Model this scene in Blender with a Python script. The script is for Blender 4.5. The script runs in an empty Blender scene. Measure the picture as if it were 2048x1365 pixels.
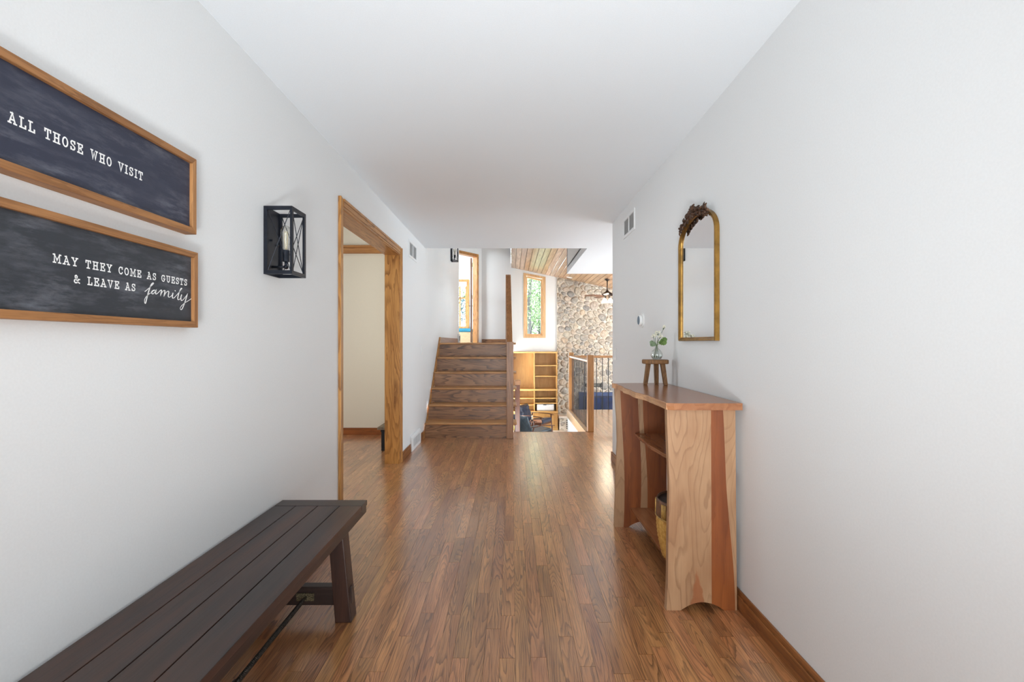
import bpy, bmesh, math, random
from mathutils import Vector

random.seed(7)
scn = bpy.context.scene
COL = scn.collection

# ------------------------------------------------------------------ camera
cam_d = bpy.data.cameras.new('camera')
cam_d.sensor_width = 36.0
cam_d.lens = 16.52
cam_d.shift_y = 0.0017
cam_d.clip_start = 0.05
cam = bpy.data.objects.new('camera', cam_d)
cam.location = (0, 0, 1.18)
cam.rotation_euler = (math.pi / 2, 0, 0)
COL.objects.link(cam)
scn.camera = cam

# ------------------------------------------------------------------ world, lights, exposure
w = bpy.data.worlds.new('sky')
scn.world = w
w.use_nodes = True
bg = w.node_tree.nodes['Background']
bg.inputs[0].default_value = (0.86, 0.94, 1.0, 1)
bg.inputs[1].default_value = 22.0

def area(name, loc, rot, sx, sy, power, col=(1, 1, 1)):
    d = bpy.data.lights.new(name, 'AREA')
    d.shape = 'RECTANGLE'
    d.size = sx
    d.size_y = sy
    d.energy = power
    d.color = col
    o = bpy.data.objects.new(name, d)
    o.location = loc
    o.rotation_euler = rot
    COL.objects.link(o)
    return o

H = math.pi / 2
# added area lamps standing in for daylight, openings behind them closed
area('entry_daylight_lamp', (0, -2.12, 1.15), (H, 0, 0), 1.9, 2.1, 58, (0.90, 0.96, 1.0))
area('patio_daylight_lamp', (3.42, 6.4, 1.1), (0, H, 0), 2.1, 2.8, 74, (0.78, 0.905, 1.0))
area('living_daylight_lamp', (5.4, 10.2, 1.0), (0, H, 0), 2.6, 3.6, 118, (0.82, 0.925, 1.0))
area('upper_room_fill', (-3.4, 12.9, 2.5), (0, -H, 0), 1.4, 1.6, 85, (0.84, 0.95, 1.0))  # fill lamp added beside a bare wall of the room
area('side_room_fill', (-3.9, 4.0, 1.5), (0, -H, 0), 1.3, 1.6, 42, (0.86, 0.94, 1.0))  # added fill, the side room has no window
# unseen spot added behind the camera to brighten the hall ceiling
sp = bpy.data.lights.new('ceiling_fill_spot', 'SPOT')
sp.energy = 215
sp.color = (0.90, 0.965, 1.0)
sp.spot_size = math.radians(80)
sp.spot_blend = 1.0
sp.shadow_soft_size = 0.25
spo = bpy.data.objects.new('ceiling_fill_spot', sp)
spo.location = (0, -0.6, 0.3)
spo.rotation_euler = (Vector((0, 3.5, 2.1)) * -1).to_track_quat('Z', 'Y').to_euler()
COL.objects.link(spo)

vs = scn.view_settings
vs.view_transform = 'Standard'
vs.look = 'None'
vs.gamma = 1.0
vs.use_curve_mapping = False
vs.exposure = 0.45
scn.display_settings.display_device = 'sRGB'
cy = scn.cycles
cy.max_bounces = 8
cy.diffuse_bounces = 4
cy.glossy_bounces = 4
cy.transmission_bounces = 8
cy.transparent_max_bounces = 16
cy.caustics_reflective = False
cy.caustics_refractive = False
cy.sample_clamp_indirect = 6.0
cy.use_denoising = True
cy.use_adaptive_sampling = True
cy.adaptive_threshold = 0.07
cy.adaptive_min_samples = 16

# ------------------------------------------------------------------ geometry helpers
ORG = {}

class MB:
    def __init__(s):
        s.v = []
        s.f = []

    def add(s, vs_, fs):
        n = len(s.v)
        s.v += [tuple(p) for p in vs_]
        s.f += [tuple(i + n for i in q) for q in fs]
        return s

    def box(s, x0, x1, y0, y1, z0, z1):
        return s.add([(x0, y0, z0), (x1, y0, z0), (x1, y1, z0), (x0, y1, z0),
                      (x0, y0, z1), (x1, y0, z1), (x1, y1, z1), (x0, y1, z1)],
                     [(0, 3, 2, 1), (4, 5, 6, 7), (0, 1, 5, 4), (1, 2, 6, 5), (2, 3, 7, 6), (3, 0, 4, 7)])

    def prism(s, poly, axis, a, b):
        def P(u, v, t):
            return {'x': (t, u, v), 'y': (u, t, v), 'z': (u, v, t)}[axis]
        n = len(poly)
        vs_ = [P(u, v, a) for u, v in poly] + [P(u, v, b) for u, v in poly]
        fs = [tuple(range(n))[::-1], tuple(range(n, 2 * n))]
        fs += [(i, (i + 1) % n, n + (i + 1) % n, n + i) for i in range(n)]
        return s.add(vs_, fs)

    def bar(s, p, q, w_, h_, up=(0, 0, 1)):
        p, q, up = Vector(p), Vector(q), Vector(up)
        d = (q - p).normalized()
        a = d.cross(up).normalized() * w_ / 2
        b = a.cross(d).normalized() * h_ / 2
        vs_ = []
        for c in (p, q):
            vs_ += [c - a - b, c + a - b, c + a + b, c - a + b]
        return s.add(vs_, [(0, 1, 2, 3), (7, 6, 5, 4), (0, 4, 5, 1), (1, 5, 6, 2), (2, 6, 7, 3), (3, 7, 4, 0)])

    def tube(s, pts, r, seg=8, flat=1.0):
        pts = [Vector(p) for p in pts]
        n = len(pts)
        rs = r if isinstance(r, (list, tuple)) else [r] * n
        ref = None
        rings = []
        for i, p in enumerate(pts):
            d = (pts[min(i + 1, n - 1)] - pts[max(i - 1, 0)])
            d = d.normalized() if d.length > 1e-9 else Vector((0, 0, 1))
            if ref is None:
                ref = Vector((0, 0, 1)) if abs(d.z) < .9 else Vector((1, 0, 0))
            a = d.cross(ref)
            a = a.normalized() if a.length > 1e-6 else Vector((1, 0, 0))
            b = a.cross(d).normalized()
            ref = b
            rings.append([p + (a * math.cos(t) + b * math.sin(t) * flat) * rs[i]
                          for t in [2 * math.pi * k / seg for k in range(seg)]])
        vs_ = [v for rg in rings for v in rg]
        fs = []
        for i in range(n - 1):
            for k in range(seg):
                k2 = (k + 1) % seg
                fs.append((i * seg + k, i * seg + k2, (i + 1) * seg + k2, (i + 1) * seg + k))
        fs.append(tuple(range(seg))[::-1])
        fs.append(tuple(range((n - 1) * seg, n * seg)))
        return s.add(vs_, fs)

    def lathe(s, prof, c, seg=24, axis='z', fn=None):
        cx, cy_, cz = c
        vs_ = []
        for i, (r, z) in enumerate(prof):
            for k in range(seg):
                t = 2 * math.pi * k / seg
                rr = r if fn is None else fn(r, z, t)
                a, b = rr * math.cos(t), rr * math.sin(t)
                if axis == 'z':
                    vs_.append((cx + a, cy_ + b, cz + z))
                elif axis == 'x':
                    vs_.append((cx + z, cy_ + a, cz + b))
                else:
                    vs_.append((cx + a, cy_ + z, cz + b))
        fs = []
        m = len(prof)
        for i in range(m - 1):
            for k in range(seg):
                k2 = (k + 1) % seg
                fs.append((i * seg + k, i * seg + k2, (i + 1) * seg + k2, (i + 1) * seg + k))
        if prof[0][0] > 1e-6:
            fs.append(tuple(range(seg))[::-1])
        if prof[-1][0] > 1e-6:
            fs.append(tuple(range((m - 1) * seg, m * seg)))
        return s.add(vs_, fs)

    def ball(s, c, r, seg=10, rings=6, sc=(1, 1, 1)):
        vs_ = [(c[0], c[1], c[2] - r * sc[2])]
        for i in range(1, rings):
            t = math.pi * i / rings
            for k in range(seg):
                u = 2 * math.pi * k / seg
                vs_.append((c[0] + r * sc[0] * math.sin(t) * math.cos(u), c[1] + r * sc[1] * math.sin(t) * math.sin(u),
                            c[2] - r * sc[2] * math.cos(t)))
        vs_.append((c[0], c[1], c[2] + r * sc[2]))
        fs = []
        for k in range(seg):
            k2 = (k + 1) % seg
            fs.append((0, 1 + k2, 1 + k))
            e = 1 + (rings - 2) * seg
            fs.append((len(vs_) - 1, e + k, e + k2))
            for i in range(rings - 2):
                a = 1 + i * seg
                fs.append((a + k, a + k2, a + seg + k2, a + seg + k))
        return s.add(vs_, fs)

    def build(s, name, mat, parent=None, smooth=False, bevel=0.0, org=None, rot=None, fix=True, rnd=None):
        if parent is not None:
            o0 = ORG.get(parent.name, (0, 0, 0))
        elif org is not None:
            o0 = org
        else:
            xs = [p[0] for p in s.v]; ys = [p[1] for p in s.v]; zs = [p[2] for p in s.v]
            o0 = ((min(xs) + max(xs)) / 2, (min(ys) + max(ys)) / 2, min(zs))
        me = bpy.data.meshes.new(name)
        me.from_pydata([(p[0] - o0[0], p[1] - o0[1], p[2] - o0[2]) for p in s.v], [], s.f)
        if fix:
            bm = bmesh.new()
            bm.from_mesh(me)
            bmesh.ops.recalc_face_normals(bm, faces=bm.faces)
            bm.to_mesh(me)
            bm.free()
        if smooth:
            for p in me.polygons:
                p.use_smooth = True
        if rnd is not None:
            at = me.attributes.new('rnd', 'FLOAT', 'FACE')
            at.data.foreach_set('value', rnd)
        me.materials.append(mat)
        o = bpy.data.objects.new(name, me)
        COL.objects.link(o)
        if parent is not None:
            o.parent = parent
            ORG[o.name] = o0
        else:
            o.location = o0
            ORG[o.name] = o0
        if bevel:
            md = o.modifiers.new('soft_edges', 'BEVEL')
            md.width = bevel
            md.segments = 2
            md.limit_method = 'ANGLE'
        return o

def B(*a):
    return MB().box(*a)

def thing(name, label, cat, loc=(0, 0, 0), group=None, kind=None):
    o = bpy.data.objects.new(name, None)
    o.empty_display_size = 0.1
    COL.objects.link(o)
    o.location = loc
    ORG[o.name] = loc
    o['label'] = label
    if cat:
        o['category'] = cat
    if group:
        o['group'] = group
    if kind:
        o['kind'] = kind
    return o

def tag(o, label, cat=None, group=None, kind=None):
    o['label'] = label
    if cat:
        o['category'] = cat
    if group:
        o['group'] = group
    if kind:
        o['kind'] = kind
    return o

def struct(o, label=None):
    o['kind'] = 'structure'
    if label:
        o['label'] = label
    return o

def copy_tree(o, parent=None):
    c = o.copy()
    COL.objects.link(c)
    if parent is not None:
        c.parent = parent
    for ch in list(o.children):
        copy_tree(ch, c)
    return c

# ------------------------------------------------------------------ material helpers
def s2l(c):
    return tuple((x / 12.92 if x <= .04045 else ((x + .055) / 1.055) ** 2.4) for x in [v / 255 for v in c])

def rgba(c):
    return s2l(c) + (1,)

def new_mat(name):
    m = bpy.data.materials.new(name)
    m.use_nodes = True
    nt = m.node_tree
    return m, nt, nt.nodes['Principled BSDF']

def N(nt, t, **kw):
    n = nt.nodes.new(t)
    for k, v in kw.items():
        if k.startswith('i_'):
            n.inputs[k[2:].replace('_', ' ')].default_value = v
        else:
            setattr(n, k, v)
    return n

def math_n(nt, op, a, b=None, clamp=False):
    n = nt.nodes.new('ShaderNodeMath')
    n.operation = op
    n.use_clamp = clamp
    for i, x in enumerate((a, b)):
        if x is None:
            continue
        if isinstance(x, (int, float)):
            n.inputs[i].default_value = x
        else:
            nt.links.new(x, n.inputs[i])
    return n.outputs[0]

def mixc(nt, fac, a, b, mode='MIX'):
    n = nt.nodes.new('ShaderNodeMix')
    n.data_type = 'RGBA'
    n.blend_type = mode
    for s_, x in ((n.inputs[0], fac), (n.inputs[6], a), (n.inputs[7], b)):
        if isinstance(x, (int, float, tuple)):
            s_.default_value = x
        else:
            nt.links.new(x, s_)
    return n.outputs[2]

def ramp(nt, x, stops, interp='LINEAR'):
    n = nt.nodes.new('ShaderNodeValToRGB')
    cr = n.color_ramp
    cr.interpolation = interp
    while len(cr.elements) < len(stops):
        cr.elements.new(.5)
    for e, (p, v) in zip(cr.elements, stops):
        e.position = p
        e.color = (v, v, v, 1) if isinstance(v, (int, float)) else v
    nt.links.new(x, n.inputs[0])
    return n.outputs[0]

def rand_out(nt):
    oi = N(nt, 'ShaderNodeObjectInfo')
    at = N(nt, 'ShaderNodeAttribute', attribute_name='rnd')
    return math_n(nt, 'FRACT', math_n(nt, 'ADD', oi.outputs['Random'], at.outputs['Fac']))

def coords(nt, scale, jitter=True):
    tc = N(nt, 'ShaderNodeTexCoord')
    v = tc.outputs['Object']
    r = None
    if jitter:
        r = rand_out(nt)
        cx = N(nt, 'ShaderNodeCombineXYZ')
        nt.links.new(math_n(nt, 'MULTIPLY', r, 41.7), cx.inputs[0])
        nt.links.new(math_n(nt, 'MULTIPLY', r, 27.3), cx.inputs[1])
        nt.links.new(math_n(nt, 'MULTIPLY', r, 63.1), cx.inputs[2])
        ad = N(nt, 'ShaderNodeVectorMath', operation='ADD')
        nt.links.new(v, ad.inputs[0])
        nt.links.new(cx.outputs[0], ad.inputs[1])
        v = ad.outputs[0]
    return v, r

def scaled(nt, v, sc):
    mp = N(nt, 'ShaderNodeMapping')
    mp.inputs['Scale'].default_value = sc
    nt.links.new(v, mp.inputs[0])
    return mp.outputs[0]

def wood(name, light, dark, line, axis='Y', rings=18, across=9.0, along=0.8, strength=.7, rough=.32,
         tint=.22, pores=.45, pore_across=240., coat=0.0, bump=.05, hue=0.0, edge=.28, coat_rough=None, coat_ior=None, extra=None):
    m, nt, bs = new_mat(name)
    v, r = coords(nt, None)
    ai = 'XYZ'.index(axis)
    def sc(ac, al):
        t = [ac] * 3
        t[ai] = al
        return tuple(t)
    na = N(nt, 'ShaderNodeTexNoise')
    na.inputs['Scale'].default_value = 1.0
    na.inputs['Detail'].default_value = 1.6
    na.inputs['Roughness'].default_value = .42
    nt.links.new(scaled(nt, v, sc(across, along)), na.inputs['Vector'])
    wob = N(nt, 'ShaderNodeTexNoise')
    wob.inputs['Scale'].default_value = 1.0
    wob.inputs['Detail'].default_value = 2.0
    nt.links.new(scaled(nt, v, sc(across * 5, across * 1.2)), wob.inputs['Vector'])
    val = math_n(nt, 'ADD', math_n(nt, 'MULTIPLY', na.outputs[0], float(rings)), math_n(nt, 'MULTIPLY', wob.outputs[0], .8))
    fr = math_n(nt, 'FRACT', val)
    ln = ramp(nt, fr, [(0, 1.0), (edge * .6, .75), (edge * 1.7, .12), (.93, 0.0), (1.0, .9)])
    lv = N(nt, 'ShaderNodeTexNoise')
    lv.inputs['Scale'].default_value = 1.0
    nt.links.new(scaled(nt, v, sc(across * .7, across * .25)), lv.inputs['Vector'])
    lm = ramp(nt, lv.outputs[0], [(.3, .45), (.65, 1.0)])
    pn = N(nt, 'ShaderNodeTexNoise')
    pn.inputs['Scale'].default_value = 1.0
    pn.inputs['Detail'].default_value = 2.0
    nt.links.new(scaled(nt, v, sc(pore_across, pore_across * .03)), pn.inputs['Vector'])
    pf = ramp(nt, pn.outputs[0], [(.48, 0.0), (.72, 1.0)])
    bn = N(nt, 'ShaderNodeTexNoise')
    bn.inputs['Scale'].default_value = 1.0
    bn.inputs['Detail'].default_value = 3.0
    nt.links.new(scaled(nt, v, sc(across * 1.6, along * 2.5)), bn.inputs['Vector'])
    bf = ramp(nt, bn.outputs[0], [(.3, 0.0), (.7, 1.0)])
    base = mixc(nt, bf, rgba(light), rgba(dark))
    c = mixc(nt, math_n(nt, 'MULTIPLY', math_n(nt, 'MULTIPLY', ln, lm), strength), base, rgba(line))
    c = mixc(nt, math_n(nt, 'MULTIPLY', pf, pores), c, rgba(line))
    if extra:
        c = extra(nt, c)
    hs = N(nt, 'ShaderNodeHueSaturation')
    r2 = math_n(nt, 'FRACT', math_n(nt, 'MULTIPLY', r, 7.31))
    nt.links.new(math_n(nt, 'ADD', math_n(nt, 'MULTIPLY', r2, tint * 2), 1.0 - tint), hs.inputs['Value'])
    r3 = math_n(nt, 'FRACT', math_n(nt, 'MULTIPLY', r, 13.7))
    nt.links.new(math_n(nt, 'ADD', math_n(nt, 'MULTIPLY', r3, hue), .5 - hue / 2), hs.inputs['Hue'])
    nt.links.new(c, hs.inputs['Color'])
    nt.links.new(hs.outputs[0], bs.inputs['Base Color'])
    bs.inputs['Roughness'].default_value = rough
    if coat:
        bs.inputs['Coat Weight'].default_value = coat
        bs.inputs['Coat Roughness'].default_value = coat_rough or rough * .6
    if coat_ior:
        bs.inputs['Coat IOR'].default_value = coat_ior
    if bump:
        bp = N(nt, 'ShaderNodeBump')
        bp.inputs['Strength'].default_value = bump
        bp.inputs['Distance'].default_value = .002
        bp.invert = True
        nt.links.new(math_n(nt, 'ADD', math_n(nt, 'MULTIPLY', ln, .5), pf), bp.inputs['Height'])
        nt.links.new(bp.outputs[0], bs.inputs['Normal'])
    return m

def plain(name, c, rough=.5, metal=0.0, spec=.5, noise=0.0, nscale=30., bump=0.0, c2=None, emit=0.0, sss=None):
    m, nt, bs = new_mat(name)
    bs.inputs['Base Color'].default_value = rgba(c)
    bs.inputs['Roughness'].default_value = rough
    bs.inputs['Metallic'].default_value = metal
    bs.inputs['Specular IOR Level'].default_value = spec
    tc = N(nt, 'ShaderNodeTexCoord')
    nz = N(nt, 'ShaderNodeTexNoise')
    nz.inputs['Scale'].default_value = nscale
    nz.inputs['Detail'].default_value = 4.0
    nt.links.new(tc.outputs['Object'], nz.inputs['Vector'])
    d = tuple(max(0, x * (1 - noise)) for x in c) if c2 is None else c2
    f = ramp(nt, nz.outputs[0], [(.35, 0.0), (.65, 1.0)])
    nt.links.new(mixc(nt, f, rgba(c), rgba(d)), bs.inputs['Base Color'])
    if bump:
        bp = N(nt, 'ShaderNodeBump')
        bp.inputs['Strength'].default_value = bump
        bp.inputs['Distance'].default_value = .003
        nt.links.new(nz.outputs[0], bp.inputs['Height'])
        nt.links.new(bp.outputs[0], bs.inputs['Normal'])
    if emit:
        bs.inputs['Emission Color'].default_value = rgba(c)
        bs.inputs['Emission Strength'].default_value = emit
    return m

def clear_glass(name, tintc=(250, 253, 252), gloss=.09, rough=.02):
    m = bpy.data.materials.new(name)
    m.use_nodes = True
    nt = m.node_tree
    nt.nodes.clear()
    out = N(nt, 'ShaderNodeOutputMaterial')
    tr = N(nt, 'ShaderNodeBsdfTransparent')
    tr.inputs[0].default_value = rgba(tintc)
    gl = N(nt, 'ShaderNodeBsdfGlossy')
    gl.inputs['Roughness'].default_value = rough
    lw = N(nt, 'ShaderNodeLayerWeight')
    lw.inputs[0].default_value = .25
    f = math_n(nt, 'ADD', math_n(nt, 'MULTIPLY', lw.outputs['Facing'], gloss * 4), gloss * .4, True)
    mx = N(nt, 'ShaderNodeMixShader')
    nt.links.new(f, mx.inputs[0])
    nt.links.new(tr.outputs[0], mx.inputs[1])
    nt.links.new(gl.outputs[0], mx.inputs[2])
    nt.links.new(mx.outputs[0], out.inputs[0])
    return m

def random_tone(name, stops, rough=.7, nscale=14., mott=.35, bump=.2, tr=0.0):
    """colour picked per object from a ramp, mottled"""
    m, nt, bs = new_mat(name)
    v, r = coords(nt, None)
    base = ramp(nt, r, [(p, rgba(c)) for p, c in stops], 'LINEAR')
    nz = N(nt, 'ShaderNodeTexNoise')
    nz.inputs['Scale'].default_value = nscale
    nz.inputs['Detail'].default_value = 5.0
    nt.links.new(v, nz.inputs['Vector'])
    f = ramp(nt, nz.outputs[0], [(.32, 1.0 - mott), (.68, 1.0 + mott * .3)])
    c = mixc(nt, 1.0, base, f, 'MULTIPLY')
    nt.links.new(c, bs.inputs['Base Color'])
    bs.inputs['Roughness'].default_value = rough
    if bump:
        bp = N(nt, 'ShaderNodeBump')
        bp.inputs['Strength'].default_value = bump
        bp.inputs['Distance'].default_value = .01
        nt.links.new(nz.outputs[0], bp.inputs['Height'])
        nt.links.new(bp.outputs[0], bs.inputs['Normal'])
    return m
# ------------------------------------------------------------------ materials
PAINT = plain('white_wall_paint', (229, 230, 230), .55, noise=.012, nscale=160, bump=.05)
CEILP = plain('ceiling_paint', (237, 242, 246), .7, noise=.012, nscale=200, bump=.06)
CREAM = plain('cream_wall_paint', (222, 212, 193), .6, noise=.012, nscale=160, bump=.05)
OAKF = wood('stained_oak_strip', (202, 143, 92), (164, 108, 66), (62, 35, 18), 'Y', rings=32, across=11, along=.85,
            strength=.7, rough=.33, tint=.2, pores=.5, hue=.012, bump=.02, coat=1.0, coat_rough=.215, coat_ior=1.62)
OAKSX = wood('stair_oak_x', (172, 126, 88), (142, 98, 65), (56, 33, 20), 'X', rings=17, across=7, along=.9,
             strength=.92, rough=.36, tint=.1, pores=.4, edge=.3)
OAKTX = wood('tread_oak_x', (206, 154, 100), (180, 126, 76), (104, 66, 36), 'X', rings=9, across=10, along=.7,
             strength=.5, rough=.33, tint=.06, pores=.35)
OAKSY = wood('stair_oak_y', (190, 134, 86), (160, 108, 64), (86, 54, 30), 'Y', rings=12, across=9, along=.8, strength=.55, rough=.36, tint=.1)
OAKSZ = wood('stair_oak_z', (186, 138, 102), (158, 112, 78), (88, 58, 38), 'Z', rings=9, across=10, along=.6, strength=.5, rough=.38, tint=.08)
TRIMZ = wood('golden_oak_z', (203, 148, 82), (182, 126, 64), (116, 68, 26), 'Z', rings=15, across=8.5, along=.9,
             strength=.85, rough=.35, tint=.06, pores=.3, edge=.3)
TRIMY = wood('golden_oak_y', (196, 142, 84), (170, 116, 62), (110, 66, 28), 'Y', rings=12, across=12, along=.8, strength=.7, rough=.35, tint=.06)
TRIMX = wood('golden_oak_x', (196, 140, 80), (166, 110, 56), (108, 62, 26), 'X', rings=10, across=12, along=.7, strength=.6, rough=.35, tint=.06)
WTRIM = wood('pale_oak_window_trim', (222, 184, 138), (202, 160, 112), (150, 108, 66), 'Z', rings=8, across=10, along=.8, strength=.4, rough=.4, tint=.03)
BASEY = wood('baseboard_oak_y', (160, 104, 58), (128, 78, 40), (74, 42, 20), 'Y', rings=8, across=14, along=.6, strength=.55, rough=.33, tint=.05)
BENCHY = wood('espresso_wood_y', (76, 47, 34), (38, 33, 34), (24, 18, 17), 'Y', rings=6, across=9, along=.45, strength=.5, rough=.36,
              tint=.06, pores=.3, pore_across=160)
BENCHX = wood('espresso_wood_x', (64, 48, 42), (46, 37, 35), (36, 27, 25), 'X', rings=7, across=12, along=.5, strength=.5, rough=.36, tint=.08, pores=.3)
BENCHZ = wood('espresso_wood_z', (74, 48, 38), (52, 34, 28), (30, 20, 17), 'Z', rings=7, across=12, along=.5, strength=.5, rough=.38, tint=.08, pores=.3)
CHERZ = wood('cherry_sapwood_z', (186, 148, 112), (164, 124, 90), (116, 76, 50), 'Z', rings=15, across=6, along=1.4, strength=.42,
             rough=.4, tint=.03, pores=.12, edge=.14)
def flame(nt, c):
    # reddish heartwood tongue rising from the foot of the near panel
    tc = N(nt, 'ShaderNodeTexCoord')
    sx = N(nt, 'ShaderNodeSeparateXYZ')
    nt.links.new(tc.outputs['Object'], sx.inputs[0])
    nz = N(nt, 'ShaderNodeTexNoise')
    nz.inputs['Scale'].default_value = 26
    nt.links.new(tc.outputs['Object'], nz.inputs['Vector'])
    wob = math_n(nt, 'MULTIPLY', math_n(nt, 'SUBTRACT', nz.outputs[0], .5), .03)
    dx = math_n(nt, 'ABSOLUTE', math_n(nt, 'ADD', math_n(nt, 'ADD', sx.outputs[0], .013), wob))
    lim = math_n(nt, 'SUBTRACT', .040, math_n(nt, 'MULTIPLY', sx.outputs[2], .21))
    f = math_n(nt, 'MULTIPLY', math_n(nt, 'SUBTRACT', lim, dx), 140.0, True)
    return mixc(nt, math_n(nt, 'MULTIPLY', f, .85), c, rgba((158, 98, 62)))
CHERN = wood('cherry_flamed_panel_z', (186, 148, 112), (164, 122, 88), (112, 72, 46), 'Z', rings=13, across=6.5, along=1.5, strength=.45,
             rough=.4, tint=.03, pores=.12, edge=.14, extra=flame)
CHREDZ = wood('cherry_heartwood_z', (152, 86, 42), (120, 62, 29), (88, 42, 20), 'Z', rings=7, across=9, along=.8, strength=.35,
              rough=.4, tint=.07, pores=.15)
CHERY = wood('cherry_top_y', (172, 116, 78), (146, 92, 58), (116, 64, 38), 'Y', rings=8, across=8, along=.8, strength=.45,
             rough=.22, tint=.06, pores=.15)
CHEDGE = wood('cherry_live_edge', (214, 172, 132), (190, 140, 100), (140, 92, 64), 'Y', rings=8, across=14, along=1.2, strength=.5, rough=.5, tint=.03)
STOOL = wood('rustic_elm', (150, 106, 60), (120, 82, 44), (70, 46, 24), 'Z', rings=9, across=30, along=4, strength=.6, rough=.6, tint=.06, bump=.2)
SIGNF = wood('sign_frame_pine_y', (168, 118, 72), (138, 92, 52), (92, 58, 30), 'Y', rings=8, across=20, along=1.2, strength=.5, rough=.55, tint=.05)
SIGNFZ = wood('sign_frame_pine_z', (190, 138, 86), (158, 108, 64), (100, 64, 34), 'Z', rings=8, across=20, along=1.2, strength=.5, rough=.55, tint=.05)
HONX = wood('honey_oak_x', (196, 156, 94), (178, 136, 78), (150, 106, 56), 'X', rings=8, across=10, along=.8, strength=.45, rough=.4, tint=.04)
HONZ = wood('honey_oak_z', (188, 146, 86), (168, 124, 68), (146, 102, 52), 'Z', rings=9, across=7, along=.7, strength=.5, rough=.4, tint=.05)
CEDAR = wood('cedar_plank_y', (204, 164, 122), (176, 130, 90), (112, 74, 46), 'Y', rings=7, across=10, along=.6, strength=.6, rough=.36,
             tint=.14, pores=.2, hue=.01, coat=.9, coat_rough=.25)
RAILOAK = wood('railing_oak_z', (186, 130, 74), (158, 106, 56), (102, 62, 28), 'Z', rings=8, across=12, along=.7, strength=.5, rough=.36, tint=.06)
RAILY = wood('railing_oak_y', (186, 136, 90), (160, 112, 68), (102, 64, 34), 'Y', rings=8, across=12, along=.7, strength=.4, rough=.3, tint=.05)
WALNUT = wood('walnut_z', (112, 66, 42), (84, 48, 30), (48, 28, 18), 'Z', rings=7, across=14, along=.8, strength=.4, rough=.35, tint=.05)
OLDW = wood('weathered_grey_wood_y', (142, 122, 98), (104, 90, 74), (58, 50, 42), 'Y', rings=9, across=16, along=1.5, strength=.6, rough=.7, tint=.05, bump=.3)
BLACK = plain('black_iron', (34, 38, 48), .42, metal=.55, noise=.15, nscale=40)
BALB = plain('baluster_black', (26, 28, 34), .45, metal=.3, noise=.1)
STEEL = plain('dark_steel', (78, 72, 66), .4, metal=.8, noise=.35, nscale=120)
BRASSP = plain('mottled_bronze_plate', (150, 138, 106), .45, metal=.5, nscale=220, c2=(40, 36, 30))
WHITEPL = plain('white_plastic', (236, 236, 234), .4, noise=.02)
WHITEMT = plain('white_enamel', (232, 233, 233), .45, noise=.02)
GREYSL = plain('grille_shadow_grey', (150, 152, 152), .6, noise=.05)
GLASSW = clear_glass('window_glass', gloss=.05)
GLASSV = clear_glass('vase_glass', (251, 253, 252), gloss=.16)
GLASSB = clear_glass('bulb_glass', (250, 250, 246), gloss=.2)
FILAM = plain('filament', (226, 210, 170), .5, noise=.1)
GOLD = plain('antique_gold', (172, 130, 66), .36, metal=.85, noise=.25, nscale=18)
BRONZE = plain('carved_bronze', (98, 68, 48), .5, metal=.4, nscale=60, c2=(48, 32, 24), bump=.3)
LETTER = plain('white_lettering', (244, 244, 242), .6, noise=.02)
TEAL = plain('teal_cushion', (44, 130, 160), .9, noise=.12, nscale=60)
SEATW = plain('window_seat_maple', (200, 170, 132), .5, noise=.08)
DOORW = wood('door_oak_z', (142, 110, 90), (116, 88, 72), (76, 54, 42), 'Z', rings=7, across=9, along=.7, strength=.5, rough=.4, tint=.03)
CARPET = plain('beige_carpet', (222, 212, 198), .95, noise=.1, nscale=300, bump=.4)
MORTAR = plain('mortar', (228, 218, 204), .9, noise=.12, nscale=30, bump=.4)
STONE = random_tone('field_stone', [(0, (164, 158, 150)), (.2, (192, 180, 162)), (.4, (152, 146, 138)), (.55, (196, 176, 154)),
                                    (.7, (178, 166, 154)), (.85, (142, 138, 134)), (1, (204, 190, 170))], .8, 22., .45, .5)
NAVY = plain('navy_leather', (44, 56, 82), .42, noise=.25, nscale=26, bump=.15)
SLATE = plain('slate_leather', (72, 88, 102), .4, noise=.2, nscale=26, bump=.15)
FIREB = plain('painted_reflection_glass', (26, 44, 84), .12, noise=.3, nscale=4)  # blue window reflection put into the glass colour
FIREF = plain('fireplace_frame', (28, 36, 58), .4, metal=.4, noise=.15)
DARKV = plain('dark_slot', (22, 22, 24), .7, noise=.1)
PINKT = wood('walnut_tabletop', (196, 150, 124), (176, 128, 104), (130, 84, 62), 'X', rings=6, across=12, along=.8, strength=.3, rough=.3, tint=.03)
PRINTW = plain('printer_grey', (206, 206, 206), .5, noise=.04)
SHADEL = plain('lit_frosted_glass', (255, 240, 214), .5, emit=4.5, noise=.02)
LAWN = plain('lawn', (46, 62, 34), .95, noise=.4, nscale=8)
BARK = plain('bark', (44, 41, 38), .9, noise=.4, nscale=20, bump=.5)
RIMB = plain('basket_leather_rim', (124, 82, 54), .45, noise=.3, nscale=30, bump=.2)
RIMD = plain('basket_lining', (50, 32, 24), .7, noise=.2)
CANE = plain('cane_slat', (206, 160, 84), .5, noise=.25, nscale=60)
WATER = clear_glass('water', (244, 248, 247), gloss=.12)
STEM = plain('flower_stem', (92, 112, 66), .6, noise=.2)
LEAFG = plain('flower_leaf', (112, 142, 72), .55, noise=.3, nscale=60)
LEAFG2 = plain('flower_leaf_grey', (118, 138, 104), .6, noise=.25, nscale=60)
PETAL = plain('white_petal', (238, 234, 214), .7, noise=.08)
SCREEN = plain('thermostat_face', (58, 92, 120), .3, noise=.2, nscale=20)

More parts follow.
